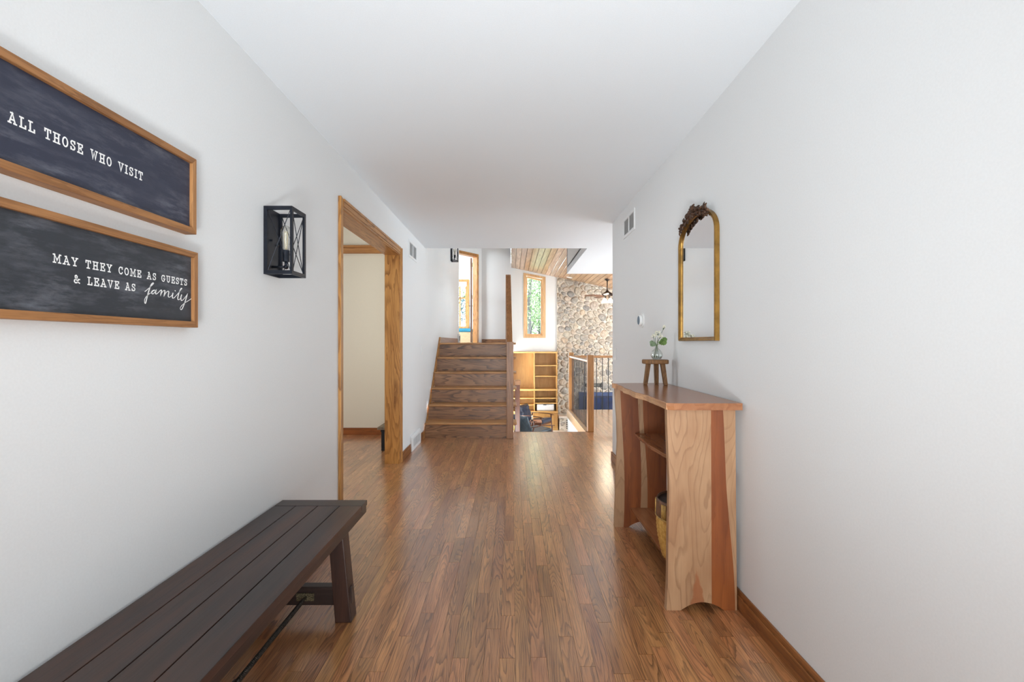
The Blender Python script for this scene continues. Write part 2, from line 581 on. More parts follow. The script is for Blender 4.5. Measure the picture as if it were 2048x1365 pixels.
def tree_leaf_mat(name, cs):
    m, nt, bs = new_mat(name)
    at = N(nt, 'ShaderNodeAttribute', attribute_name='rnd')
    c = ramp(nt, at.outputs['Fac'], [(p, rgba(x)) for p, x in cs])
    nt.links.new(c, bs.inputs['Base Color'])
    bs.inputs['Roughness'].default_value = .6
    tl = N(nt, 'ShaderNodeBsdfTranslucent')
    nt.links.new(c, tl.inputs[0])
    mx = N(nt, 'ShaderNodeMixShader')
    mx.inputs[0].default_value = .45
    nt.links.new(bs.outputs[0], mx.inputs[1])
    nt.links.new(tl.outputs[0], mx.inputs[2])
    nt.links.new(mx.outputs[0], nt.nodes['Material Output'].inputs[0])
    return m
TLEAF = tree_leaf_mat('tree_leaf', [(0, (40, 56, 32)), (.35, (66, 90, 50)), (.7, (90, 110, 70)), (1, (124, 134, 104))])

def wicker_mat():
    m, nt, bs = new_mat('woven_seagrass')
    tc = N(nt, 'ShaderNodeTexCoord')
    nz = N(nt, 'ShaderNodeTexNoise')
    nz.inputs['Scale'].default_value = 45
    nt.links.new(tc.outputs['Object'], nz.inputs['Vector'])
    f = ramp(nt, nz.outputs[0], [(.35, 0.0), (.65, 1.0)])
    nt.links.new(mixc(nt, f, rgba((222, 176, 96)), rgba((190, 138, 62))), bs.inputs['Base Color'])
    bs.inputs['Roughness'].default_value = .6
    return m
WICK = wicker_mat()

def chalk_mat(name, dark):
    m, nt, bs = new_mat(name)
    v, r = coords(nt, None)
    a = N(nt, 'ShaderNodeTexNoise')
    a.inputs['Scale'].default_value = 1
    a.inputs['Detail'].default_value = 7
    a.inputs['Roughness'].default_value = .72
    nt.links.new(scaled(nt, v, (6, 7, 34)), a.inputs['Vector'])
    b = N(nt, 'ShaderNodeTexNoise')
    b.inputs['Scale'].default_value = 1
    b.inputs['Detail'].default_value = 3
    nt.links.new(scaled(nt, v, (3, 5, 9)), b.inputs['Vector'])
    f = math_n(nt, 'MULTIPLY', ramp(nt, a.outputs[0], [(.46, 0.0), (.72, 1.0)]), ramp(nt, b.outputs[0], [(.42, .15), (.66, 1.0)]))
    c = mixc(nt, math_n(nt, 'MULTIPLY', f, .55), rgba(dark), rgba((140, 142, 152)))
    nt.links.new(c, bs.inputs['Base Color'])
    bs.inputs['Roughness'].default_value = .55
    return m
CHALK = chalk_mat('worn_chalkboard', (46, 50, 57))
CHALKB = chalk_mat('worn_chalkboard_blue_sheen', (44, 48, 66))  # upper board's bluish reflection mixed into its colour

m_mir, nt_, bs_ = new_mat('mirror_silver')
bs_.inputs['Base Color'].default_value = (.9, .91, .92, 1)
bs_.inputs['Metallic'].default_value = 1.0
bs_.inputs['Roughness'].default_value = .015
MIRROR = m_mir

# ------------------------------------------------------------------ the setting
XL, XR, ZC = -1.10, 1.01, 2.38      # left wall face, right wall face, hall ceiling
ZU, ZLV = 1.18, -1.12               # upper landing, sunken living room
YF, YV = 12.75, 6.20                # far living-room wall, edge of the hall floor

def rake(x):
    return 3.217 - .214 * x

# --- floors
fl = MB()
fl.box(-4.2, XR + .12, -2.3, YV - .004, -.20, -.014)
fl.box(.985, 3.6, YV - .004, 8.30, -.20, -.014)
fl.box(XR + .12, 3.6, 4.6, YV - .004, -.20, -.014)
floor = struct(fl.build('floor', plain('subfloor', (60, 38, 22), .8, noise=.1), org=(0, 0, 0)), 'stained red oak strip floor running down the entrance hall')

PW = .0585
planks = []
row = 0
x = -4.2
while x < 3.6 - 1e-6:
    x1 = min(x + PW, 3.6)
    xm = (x + x1) / 2
    spans = []
    if xm < XL - .125:
        spans = [(1.2, 6.03)]
    elif xm < XL:
        spans = [(3.04, 4.58)]
    elif xm < XR:
        spans = [(-2.2, YV)] if xm < 1.0 else [(-2.2, YV)]
    elif xm < XR + .13:
        spans = [(4.73, 8.29)]
    else:
        spans = [(4.73, 8.29)]
    for y0, y1 in spans:
        y = y0 - random.uniform(0, .8) if y0 < 0 else y0
        first = True
        while y < y1 - 1e-6:
            L = random.choice([.3, .42, .55, .7, .85, 1.0, 1.25]) * random.uniform(.9, 1.1)
            if first:
                L *= random.uniform(.35, 1.0)
                first = False
            e = min(y + L, y1)
            if y1 - e < .12:
                e = y1
            planks.append((x, x1, max(y, y0), e))
            y = e
    x = x1
    row += 1

def plank_size(p):
    xm, y0, y1 = (p[0] + p[1]) / 2, max(p[2], 1.6), p[3]
    if y1 <= y0 + .02 or abs(xm) / y1 > 1.12:
        return 0
    if xm < XL - .12 and (xm / y1 < -.36 or y1 < 3.2):
        return 0
    if xm > XR and xm / y1 > .215:
        return 0
    return PW * (1 / y0 - 1 / y1)
planks.sort(key=plank_size, reverse=True)
G = .0004
def plank_mesh(mb, p):
    mb.box(p[0] + G, p[1] - G, p[2] + G * 1.5, p[3] - G * 1.5, -.014, 0.0)
for p in planks[:296]:
    mb = MB()
    plank_mesh(mb, p)
    c = ((p[0] + p[1]) / 2, (p[2] + p[3]) / 2, 0)
    o = mb.build('plank', OAKF, org=c, fix=False)
    o.parent = floor
rest = MB()
rn = []
for p in planks[296:]:
    plank_mesh(rest, p)
    rn += [random.random()] * 6
o = rest.build('planks_beyond', OAKF, parent=floor, fix=False, rnd=rn)
o['kind'] = 'stuff'
edge = B(.02, 1.0, YV, YV + .03, -.03, .001).build('floor_nosing', OAKSX, parent=floor, bevel=.008)

struct(B(-.1, 5.6, 6.3, YF + .2, ZLV - .15, ZLV).build('floor_living', CARPET), 'pale carpet of the sunken living room')

# landing and upper room floor
fu = MB()
fu.box(-4.2, -.03, 7.02, 14.3, ZU - .16, ZU)
struct(fu.build('floor_landing', OAKSX), 'oak landing floor at the top of the steps')

# --- hall walls
wl = MB()
T = .128
wl.box(XL - T, XL, -2.3, 3.03, 0, 3.62)
wl.box(XL - T, XL, 3.03, 4.59, 2.05, 3.62)
wl.box(XL - T, XL, 4.59, 9.75, 0, 3.62)
struct(wl.build('wall_left', PAINT, org=(0, 0, 0)), 'white painted hall wall carrying the signs')
struct(B(XR, XR + .125, -2.3, 4.72, 0, 2.42).build('wall_right', PAINT), 'white painted hall wall behind the console table')
# entry wall behind the camera, its opening closed by a panel added against sky light
we = MB()
we.box(-1.25, -.98, -2.35, -2.22, 0, 2.42)
we.box(.98, 1.15, -2.35, -2.22, 0, 2.42)
we.box(-.98, .98, -2.35, -2.22, 2.22, 2.42)
struct(B(-.98, .98, -2.33, -2.26, 0, 2.22).build('entry_sky_blocker', PAINT), 'opaque white panel added behind the viewpoint to block sky light')
struct(we.build('wall_entry', PAINT), 'white wall around the blocked front entry')

# --- hall ceiling with its stepped edge
ce = MB()
ce.box(XL - T, XR + .13, -2.3, 5.97, ZC, ZC + .12)
ce.box(XR + .13, 3.6, 4.6, 5.97, ZC, ZC + .12)
ce.box(.955, 3.6, 5.97, 8.17, ZC, ZC + .12)
struct(ce.build('ceiling', CEILP, org=(0, 0, 0)), 'white hall ceiling ending above the steps')
so = MB()
so.box(XL, 1.0, 5.90, 5.97, ZC + .1, 3.66)
so.box(.955, 1.02, 5.97, 8.17, ZC + .1, 3.2)
so.box(.955, 3.6, 8.10, 8.17, ZC + .1, 3.1)
struct(so.build('wall_soffit', PAINT, org=(0, 0, 0)), 'white bulkhead rising from the ceiling edge to the sloped boards')

# --- stairwell, landing, upper room
cu = MB()
cu.box(-4.2, -.02, 5.97, 11.45, 3.62, 3.72)
struct(cu.build('ceiling_landing', CEILP), 'flat white ceiling over the upper landing')
struct(B(-.036, -.024, 5.97, 11.3, 3.2, 3.72).build('wall_landing_edge', PAINT), 'narrow white bulkhead beside the sloped boards')
wb = MB()
wb.box(-.73, -.024, 11.295, 11.42, ZLV, 3.66)
struct(wb.build('wall_landing_back', PAINT), 'white wall facing the steps on the upper landing')
ws = MB()
ws.box(-.12, -.03, 7.30, 11.3, ZLV, ZU - .02)
struct(ws.build('wall_below_landing', PAINT), 'white wall below the landing edge')
struct(B(-2.6, XL - T, 9.62, 9.75, ZU, 3.66).build('wall_landing_side', PAINT), 'white return wall at the end of the hall wall')

def local(pts, ox, oy, ang):
    c, s_ = math.cos(ang), math.sin(ang)
    return [(ox + c * px - s_ * py, oy + s_ * px + c * py, pz) for px, py, pz in pts]

# angled wall with the upper door; local x runs from the corner back to the left, y into the room
AX, AY = -.73, 11.295
ANG = math.atan2(-.783, -.622)          # along the wall
def turn(mb):
    mb.v = local(mb.v, AX, AY, ANG)
    return mb
D0, D1 = .178, .94
wa = MB()
wa.box(0, D0 - .02, -.12, 0, ZU, 3.66)
wa.box(D1 + .02, 2.35, -.12, 0, ZU, 3.66)
wa.box(D0 - .02, D1 + .02, -.12, 0, ZU + 2.06, 3.66)
struct(turn(wa).build('wall_landing_angle', PAINT), 'white angled wall holding the upper door')
ur = MB()
ur.box(-4.2, -1.62 - .46, 14.2, 14.32, ZU, 3.5)
ur.box(-1.36, -.03, 14.2, 14.32, ZU, 3.5)
ur.box(-2.08, -1.36, 14.2, 14.32, ZU, 1.68)
ur.box(-2.08, -1.36, 14.2, 14.32, 3.02, 3.5)
ur.box(-.16, -.03, 11.42, 14.2, ZU, 3.5)
ur.box(-4.32, -4.2, 9.6, 14.3, ZU, 3.5)
struct(ur.build('wall_upper_room', plain('cool_white_paint', (228, 233, 236), .6, noise=.01)), 'cool white walls of the room behind the upper door')
struct(B(-4.3, -.03, 11.44, 14.32, 3.33, 3.45).build('ceiling_upper_room', CEILP), 'white ceiling of the room behind the upper door')

# --- side room seen through the cased opening
sr = MB()
sr.box(XL - T - .012, XL - T, 1.2, 3.03, 0, 2.75)
sr.box(XL - T - .012, XL - T, 3.03, 4.59, 2.05, 2.75)
sr.box(XL - T - .012, XL - T, 4.59, 6.04, 0, 2.75)
sr.box(-4.2, XL - T, 6.04, 6.16, 0, 2.75)
sr.box(-4.32, -4.2, 1.1, 6.16, 0, 2.75)
sr.box(-4.2, XL - T, 1.1, 1.2, 0, 2.75)
struct(sr.build('wall_side_room', CREAM, org=(0, 0, 0)), 'cream walls of the side room')
struct(B(-4.3, XL - T, 1.1, 6.16, 2.75, 2.85).build('ceiling_side_room', CEILP), 'ceiling of the side room')

# --- living room shell
lw = MB()
WX0, WX1, WZ0 = .372, .832, 1.372
def wtop(x): return 3.003 - .185 * (x - WX0)
lw.box(-.1, WX0, YF, YF + .14, ZLV, 3.5)
lw.box(WX1, 1.26, YF, YF + .14, ZLV, 3.5)
lw.box(WX0, WX1, YF, YF + .14, ZLV, WZ0)
lw.prism([(WX0, wtop(WX0)), (WX1, wtop(WX1)), (WX1, 3.5), (WX0, 3.5)], 'y', YF, YF + .14)
struct(lw.build('wall_living_far', PAINT, org=(0, 0, 0)), 'white far wall of the living room around the tall window')
lr = MB()
lr.box(5.5, 5.62, 6.2, 8.3, ZLV, 2.6); lr.box(5.5, 5.62, 12.1, 12.95, ZLV, 2.6)
struct(B(5.56, 5.6, 8.3, 12.1, -.4, 2.3).build('living_sky_blocker', PAINT), 'opaque white panel added to keep sky light out of the living room')  # solid unseen panel added so no sky gets in
lr.box(5.5, 5.62, 8.3, 12.1, ZLV, -.4); lr.box(5.5, 5.62, 8.3, 12.1, 2.3, 2.6)
struct(lr.build('wall_living_right', PAINT), 'living room wall around the added light-blocking panel')
ww = MB()
ww.box(1.135, 3.6, 4.60, 4.72, 0, 2.42)
ww.box(3.5, 3.6, 4.72, 4.95, 0, 2.42); ww.box(3.5, 3.6, 7.85, 8.3, 0, 2.42); ww.box(3.5, 3.6, 4.95, 7.85, 2.2, 2.42)
struct(B(3.55, 3.6, 4.95, 7.85, 0, 2.2).build('patio_sky_blocker', PAINT), 'opaque white panel added to shut sky light out of the walkway')  # added opaque sheet, keeps the sky off the walkway
ww.box(.978, 1.03, 6.24, 8.28, ZLV, -.135)
ww.box(1.03, 5.6, 8.2, 8.28, ZLV, -.03)
struct(ww.build('wall_walkway', PAINT), 'white walls around and below the walkway')

# sloped cedar ceiling: one board per piece
cs = MB()
cs.prism([(-.02, rake(-.02) + .016), (5.62, rake(5.62) + .016), (5.62, rake(5.62) + .12), (-.02, rake(-.02) + .12)], 'y', 5.95, YF + .2)
cslope = struct(cs.build('ceiling_living', plain('roof_lining', (70, 50, 34), .9, noise=.1), org=(0, 0, 0)), 'sloped ceiling of warm knotty cedar boards over the living room')
BWD = .118
x = -.023
first = None
slope = math.atan(.214)
while x < 5.5:
    if first is None:
        mb = MB()
        h = BWD / 2 - .0035
        mb.prism([(-h, .016), (-h, .005), (-h + .005, 0), (h - .005, 0), (h, .005), (h, .016)], 'y', 5.98, YF + .02)
        o = mb.build('board', CEDAR, org=(0, 0, 0), fix=True)
        first = o
    else:
        o = first.copy()
        COL.objects.link(o)
    o.parent = cslope
    xc = x + BWD / 2 * math.cos(slope)
    o.location = (xc, 0, rake(xc))
    o.rotation_euler = (0, slope, 0)
    x += BWD * math.cos(slope)

# --- fieldstone wall
sw = MB()
sw.prism([(1.213, ZLV), (5.5, ZLV), (5.5, rake(5.5) + .02), (1.213, rake(1.213) + .02)], 'y', YF - .05, YF + .14)
stonewall = struct(sw.build('wall_stone', MORTAR, org=(0, 0, 0)), 'rounded fieldstone wall with pale mortar around the fireplace')

def clip(poly, nx, ny, d):
    out = []
    n = len(poly)
    for i in range(n):
        a, b = poly[i], poly[(i + 1) % n]
        da, db = a[0] * nx + a[1] * ny - d, b[0] * nx + b[1] * ny - d
        if da <= 0:
            out.append(a)
        if (da < 0 < db) or (db < 0 < da):
            t = da / (da - db)
            out.append((a[0] + (b[0] - a[0]) * t, a[1] + (b[1] - a[1]) * t))
    return out

def stone_field(x0, x1, z0, z1, extra, rmin, rmax, seed, gap=.011):
    rg = random.Random(seed)
    pts = []
    for tries in range(9000):
        r = rmin + (rmax - rmin) * rg.random() ** 1.6
        p = (rg.uniform(x0 - .05, x1 + .05), rg.uniform(z0 - .05, z1 + .05), r)
        if all((p[0] - q[0]) ** 2 * .82 + (p[1] - q[1]) ** 2 * 1.15 > (.93 * (r + q[2])) ** 2 for q in pts):
            pts.append(p)
    cells = []
    for i, p in enumerate(pts):
        poly = [(x0, z0), (x1, z0), (x1, z1), (x0, z1)]
        for hp in extra:
            poly = clip(poly, *hp)
        for j, q in enumerate(pts):
            if i == j:
                continue
            dx, dz = q[0] - p[0], q[1] - p[1]
            dist = math.hypot(dx, dz)
            if dist > .8:
                continue
            t = (dist * dist + p[2] ** 2 - q[2] ** 2) / (2 * dist)
            nx, nz = dx / dist, dz / dist
            poly = clip(poly, nx, nz, p[0] * nx + p[1] * nz + t - gap)
            if len(poly) < 3:
                break
        if len(poly) >= 3:
            ar = abs(sum(poly[k][0] * poly[(k + 1) % len(poly)][1] - poly[(k + 1) % len(poly)][0] * poly[k][1] for k in range(len(poly)))) / 2
            if ar > .0022:
                cells.append(poly)
    return cells

def stone_mesh(poly, y, deep, rg):
    # one pass of corner cutting, then a domed cap
    cut = []
    n = len(poly)
    for i in range(n):
        a, b = poly[i], poly[(i + 1) % n]
        L = math.hypot(b[0] - a[0], b[1] - a[1])
        if L < .015:
            continue
        k = min(.30, .022 / L + .10)
        cut.append((a[0] + (b[0] - a[0]) * k, a[1] + (b[1] - a[1]) * k))
        cut.append((b[0] - (b[0] - a[0]) * k, b[1] - (b[1] - a[1]) * k))
    n = len(cut)
    if n < 5:
        return None, None
    cx = sum(p[0] for p in cut) / n
    cz = sum(p[1] for p in cut) / n
    mb = MB()
    vs_ = []
    for sc, dp in ((1.0, 0), (.97, deep * .5), (.8, deep * .9), (.42, deep * 1.05)):
        for k, p in enumerate(cut):
            j = 1 + (rg.random() - .5) * .05
            vs_.append((cx + (p[0] - cx) * sc * (j if sc < 1 else 1), y - dp * (1 + (rg.random() - .5) * .25), cz + (p[1] - cz) * sc))
    vs_.append((cx, y - deep * 1.08, cz))
    fs = []
    for i in range(3):
        for k in range(n):
            k2 = (k + 1) % n
            fs.append((i * n + k, i * n + k2, (i + 1) * n + k2, (i + 1) * n + k))
    for k in range(n):
        fs.append((3 * n + k, 3 * n + (k + 1) % n, 4 * n))
    fs.append(tuple(range(n)))
    mb.add(vs_, fs)
    return mb, (cx, y, cz)

rg = random.Random(3)
extra = [(.2093, .9779, (3.217 - .012) * .9779)]      # below the raked ceiling line
for poly in stone_field(1.216, 3.1, ZLV, 3.02, extra, .048, .118, 11, .009):
    mx_ = sum(p[0] for p in poly) / len(poly); mz_ = sum(p[1] for p in poly) / len(poly)
    if 1.80 < mx_ and -.86 < mz_ < -.2:
        continue
    mb, c = stone_mesh(poly, YF - .048, rg.uniform(.03, .055), rg)
    if mb:
        o = mb.build('stone', STONE, org=c, smooth=True)
        o.parent = stonewall

# --- cased opening into the side room
def casing_profile_v(mb, y0, y1, z0, z1, flip):
    """vertical casing on the left wall, stepped moulding; flip = thick edge towards +y"""
    th = [(0, .26, .010), (.26, .72, .014), (.72, 1.0, .019)]
    for a, b, t in th:
        if flip:
            mb.box(XL, XL + t, y0 + (y1 - y0) * a, y0 + (y1 - y0) * b, z0, z1)
        else:
            mb.box(XL, XL + t, y1 - (y1 - y0) * b, y1 - (y1 - y0) * a, z0, z1)
    return mb
t1 = thing('trim_1', 'golden oak casing around the wide opening into the side room', None, (XL, 3.8, 0), kind='structure')
casing_profile_v(MB(), 2.972, 3.038, 0, 2.112, False).build('casing', TRIMZ, parent=t1, bevel=.002)
casing_profile_v(MB(), 4.582, 4.65, 0, 2.112, True).build('casing', TRIMZ, parent=t1, bevel=.002)
hc = MB()
for a, b, t in ((0, .26, .0102), (.26, .72, .0142), (.72, 1.0, .0192)):
    hc.box(XL, XL + t, 3.038, 4.582, 2.045 + .067 * a, 2.045 + .067 * b)
hc.build('head_casing', TRIMY, parent=t1, bevel=.002)
B(XL - T - .012, XL + .004, 3.03, 3.046, 0, 2.045).build('jamb', TRIMZ, parent=t1)
B(XL - T - .012, XL + .004, 4.576, 4.592, 0, 2.045).build('jamb', TRIMZ, parent=t1)
B(XL - T - .012, XL + .004, 3.046, 4.576, 2.036, 2.052).build('head_jamb', TRIMY, parent=t1)

# side room wall trim
tb = MB()
tb.box(-4.2, XL - T - .012, 6.005, 6.04, 2.325, 2.40)
tb.box(-4.2, XL - T - .012, 5.985, 6.04, 2.40, 2.425)
struct(tb.build('trim_2', TRIMX), 'oak rail across the top of the cream side room wall')

def baseboard(name, label, mb_fn, mat):
    return struct(mb_fn.build(name, mat, bevel=.003), label)
def base_run_y(mb, xw, sgn, y0, y1, z=0, h=.088):
    mb.box(min(xw, xw + sgn * .014), max(xw, xw + sgn * .014), y0, y1, z, z + h * .72)
    mb.box(min(xw, xw + sgn * .010), max(xw, xw + sgn * .010), y0, y1, z + h * .72, z + h)
    return mb
mb = MB()
base_run_y(mb, XL, 1, 4.65, 5.065)
base_run_y(mb, XL, 1, 5.57, 5.74)
baseboard('baseboard_left', 'low oak baseboard between the casing and the steps', mb, BASEY)
baseboard('baseboard_left_near', 'oak baseboard behind the dark bench', base_run_y(MB(), XL, 1, -2.2, 2.97), BASEY)
baseboard('baseboard_right', 'dark oak baseboard along the wall behind the console table', base_run_y(MB(), XR, -1, -2.2, 4.72), BASEY)
mb = MB()
mb.box(XR - .013, XR + .125, 4.72, 4.734, 0, .088)
baseboard('baseboard_right_end', 'oak baseboard wrapping the end of the hall wall', mb, TRIMX)
mb = MB()
mb.box(-4.2, XL - T - .012, 6.026, 6.04, 0, .088)
baseboard('baseboard_side_room', 'reddish oak baseboard along the cream wall', mb, wood('baseboard_red_oak_x', (160, 92, 46), (134, 74, 36), (84, 44, 20), 'X', rings=6, across=12, along=.6, strength=.4, tint=.03))
mb = MB()
base_run_y(mb, XL, 1, 7.1, 9.44, ZU, .085)
baseboard('baseboard_landing_left', 'oak baseboard on the landing beside the steps', mb, BASEY)
mb = MB()
mb.box(-.72, -.024, 11.28, 11.295, ZU, ZU + .085)
baseboard('baseboard_landing_back', 'oak baseboard below the landing wall', mb, OAKSX)
# ------------------------------------------------------------------ staircase
NZ = [.187, .380, .577, .773, .972, 1.18]
RUN, Y0S = .236, 5.84
st = thing('staircase', 'six oak steps with dark-grained risers climbing to the upper landing', 'staircase', (-.55, Y0S, 0))
XS0, XS1 = XL + .02, .02
for i in range(6):
    y = Y0S + RUN * i
    zb = 0 if i == 0 else NZ[i - 1]
    B(XS0, XS1, y, y + .02, zb, NZ[i] - .024).build('riser', OAKSX, parent=st)
    y1 = y + RUN + .02 if i < 5 else y + .14
    o = B(XS0, XS1 + .04, y - .03, y1, NZ[i] - .026, NZ[i] + (.0005 if i == 5 else 0)).build('tread', OAKTX, parent=st, bevel=.009)
sk = MB()
sk.prism([(5.735, 0), (7.14, 0), (7.14, ZU + .085), (7.09, ZU + .085), (5.905, .085), (5.735, .085)], 'x', XL, XL + .02)
sk.build('skirt_board', TRIMY, parent=st, bevel=.003)
sp = MB()
pts = [(Y0S + .02, 0)]
for i in range(6):
    pts += [(Y0S + .02 + RUN * i, NZ[i] - .026), (Y0S + .02 + RUN * (i + 1), NZ[i] - .026)]
pts += [(Y0S + RUN * 6, 0)]
sp.prism(pts, 'x', XS1 - .03, XS1 - .005)
sp.build('side_panel', OAKSY, parent=st)

rl = thing('stair_railing', 'oak newel and sloping handrail on the open side of the upper steps', 'railing', (-.02, 5.8, 0))
B(-.068, .0185, 5.758, 5.845, 0, 1.192).build('newel_post', OAKSZ, parent=rl, bevel=.004)
MB().bar((-.030, 5.835, 1.155), (-.056, 7.04, 2.165), .074, .055).build('handrail', OAKSY, parent=rl, bevel=.008)
B(-.095, -.02, 7.02, 7.095, ZU, ZU + 1.02).build('top_post', OAKSZ, parent=rl, bevel=.004)
B(-.09, -.025, 7.095, 11.29, ZU + .90, ZU + .95).build('landing_rail', OAKSY, parent=rl, bevel=.008)
for i in range(5):
    for k in (0, 1):
        y = Y0S + .07 + RUN * i + .11 * k
        zr = 1.155 + (y - 5.835) * (2.165 - 1.155) / 1.205
        B(-.048, -.036, y - .006, y + .006, NZ[i], zr).build('baluster', BALB, parent=rl)
proto = None
for k in range(38):
    y = 7.19 + .107 * k
    if proto is None:
        proto = B(-.064, -.052, y - .006, y + .006, ZU, ZU + .905).build('baluster', BALB, parent=rl)
    else:
        o = proto.copy(); COL.objects.link(o); o.location.y = y - 7.19

# lower flight going down to the living room
lf = thing('lower_staircase', 'oak steps dropping from the hall floor to the living room', 'staircase', (.5, 6.3, ZLV))
for i in range(1, 6):
    y = YV + .03 + .25 * (i - 1)
    B(.06, .965, y, y + .28, -.187 * i - .03, -.187 * i).build('tread', OAKSX, parent=lf, bevel=.008)
    B(.06, .965, y + .255, y + .27, -.187 * (i + 1), -.187 * i - .028).build('riser', OAKSX, parent=lf)
ln = thing('lower_newel_post', 'dark oak newel with a pale square cap below the open side of the steps', 'post', (.085, 7.6, ZLV))
B(.048, .128, 7.56, 7.64, ZLV, .50).build('post', WALNUT, parent=ln, bevel=.004)
B(.036, .140, 7.548, 7.652, .50, .575).build('cap', RAILY, parent=ln, bevel=.012)

# walkway guard rail
gr = thing('walkway_railing', 'oak and black iron guard railing around the walkway above the living room', 'railing', (1.04, 7.2, 0))
B(1.0, 1.083, 6.205, 6.288, 0, 1.017).build('newel_post', RAILOAK, parent=gr, bevel=.006)
B(1.0, 1.083, 8.245, 8.325, -.2, 1.01).build('newel_post', RAILOAK, parent=gr, bevel=.006)
B(1.006, 1.076, 6.288, 8.245, .915, .955).build('handrail', RAILY, parent=gr, bevel=.01)
B(1.083, 3.5, 8.25, 8.32, .915, .955).build('handrail', wood('railing_oak_x', (188, 136, 90), (160, 110, 66), (104, 66, 34), 'X', rings=6, across=12, along=.7, strength=.4, rough=.3, tint=.04), parent=gr, bevel=.01)
fa = MB()
fa.box(.972, .99, 6.23, 8.33, -.135, .004)
fa.box(.99, 1.03, 6.23, 8.33, -.02, .006)
fa.build('fascia', wood('fascia_oak_y', (196, 160, 122), (170, 132, 94), (120, 84, 54), 'Y', rings=6, across=12, along=.6, strength=.35, rough=.3, tint=.03), parent=gr, bevel=.003)
proto = None
for k in range(18):
    y = 6.385 + .103 * k
    if proto is None:
        proto = B(1.037, 1.0455, y - .0045, y + .0045, 0, .92).build('baluster', BALB, parent=gr)
    else:
        o = proto.copy(); COL.objects.link(o); o.location.y = y - 6.385
proto = None
for k in range(14):
    xx = 1.18 + .1035 * k
    if proto is None:
        proto = B(xx - .006, xx + .006, 8.279, 8.291, -.02, .92).build('baluster', BALB, parent=gr)
    else:
        o = proto.copy(); COL.objects.link(o); o.location.x = xx - 1.18

# ------------------------------------------------------------------ upper door
d2 = thing('door_2', 'oak-cased door standing open on the upper landing', None, (AX, AY, ZU), kind='structure')
def dpart(mb, name, mat, parent=d2, bevel=.002):
    return turn(mb).build(name, mat, parent=parent, bevel=bevel)
dpart(B(D0 - .06, D0, 0, .016, ZU, ZU + 2.105), 'casing', TRIMZ)
dpart(B(D1, D1 + .06, 0, .016, ZU, ZU + 2.105), 'casing', TRIMZ)
dpart(B(D0, D1, 0, .016, ZU + 2.045, ZU + 2.105), 'head_casing', TRIMX)
dpart(B(D0 - .02, D0, -.125, .004, ZU, ZU + 2.045), 'jamb', TRIMZ)
dpart(B(D1, D1 + .02, -.125, .004, ZU, ZU + 2.045), 'jamb', TRIMZ)
dpart(B(D0 - .02, D1 + .02, -.125, .004, ZU + 2.04, ZU + 2.06), 'head_jamb', TRIMX)
q0, q1 = Vector((-.975, 11.25, 0)), Vector((-1.04, 11.98, 0))
lf2 = MB().bar((q0.x, q0.y, ZU + 1.02), (q1.x, q1.y, ZU + 1.02), .04, 2.02).build('door_leaf', DOORW, parent=d2, bevel=.002)
for zz in (.2, 1.05, 1.82):
    B(-.955, -.945, 11.235, 11.262, ZU + zz, ZU + zz + .09).build('hinge', plain('brass', (150, 130, 90), .4, metal=.8, noise=.1), parent=lf2)
hb = MB()
hb.bar((-.985, 11.90, ZU + .93), (-1.09, 11.90, ZU + .93), .012, .012, (0, 1, 0))
hb.bar((-1.085, 11.91, ZU + .93), (-1.085, 11.80, ZU + .93), .014, .014)
hb.bar((-.985, 11.91, ZU + .93), (-.985, 11.80, ZU + .93), .014, .014)
hb.build('handle', BLACK, parent=lf2)
# upper-room window
w2 = thing('window_2', 'oak-trimmed window in the room behind the upper door', None, (-1.72, 14.2, 1.68), kind='structure')
for nm, a in (('casing', (-2.15, -2.08, 14.165, 14.2, 1.62, 3.09)), ('casing', (-1.36, -1.29, 14.165, 14.2, 1.62, 3.09)),
              ('head_casing', (-2.08, -1.36, 14.165, 14.2, 3.02, 3.09)), ('sill', (-2.15, -1.29, 14.13, 14.2, 1.62, 1.68)),
              ('sash', (-2.08, -2.03, 14.24, 14.28, 1.68, 3.02)), ('sash', (-1.41, -1.36, 14.24, 14.28, 1.68, 3.02)),
              ('sash', (-1.60, -1.56, 14.24, 14.28, 1.68, 3.02)), ('meeting_rail', (-2.03, -1.41, 14.24, 14.28, 2.52, 2.555))):
    B(*a).build(nm, TRIMZ, parent=w2)
B(-2.06, -1.38, 14.255, 14.26, 1.68, 3.02).build('pane', GLASSW, parent=w2)
B(-2.07, -1.37, 14.19, 14.235, 2.89, 3.02).build('blind_headrail', WHITEPL, parent=w2)
m_scr = bpy.data.materials.new('insect_screen')
m_scr.use_nodes = True
nt = m_scr.node_tree
nt.nodes.clear()
o_ = N(nt, 'ShaderNodeOutputMaterial'); tr = N(nt, 'ShaderNodeBsdfTransparent'); df = N(nt, 'ShaderNodeBsdfDiffuse')
df.inputs[0].default_value = rgba((92, 128, 158))
mx = N(nt, 'ShaderNodeMixShader'); mx.inputs[0].default_value = .6
nt.links.new(tr.outputs[0], mx.inputs[1]); nt.links.new(df.outputs[0], mx.inputs[2]); nt.links.new(mx.outputs[0], o_.inputs[0])
B(-1.56, -1.41, 14.285, 14.287, 1.70, 2.52).build('insect_screen', m_scr, parent=w2)
ws_ = thing('window_seat', 'pale wooden window seat under the upper room window', 'seat', (-1.7, 13.9, ZU))
B(-2.4, -1.18, 13.62, 14.195, ZU, ZU + .31).build('body', SEATW, parent=ws_, bevel=.006)
tag(B(-2.4, -1.17, 13.6, 14.12, ZU + .311, ZU + .41).build('seat_cushion', TEAL, bevel=.03), 'teal cushion on the upper room window seat', 'cushion')

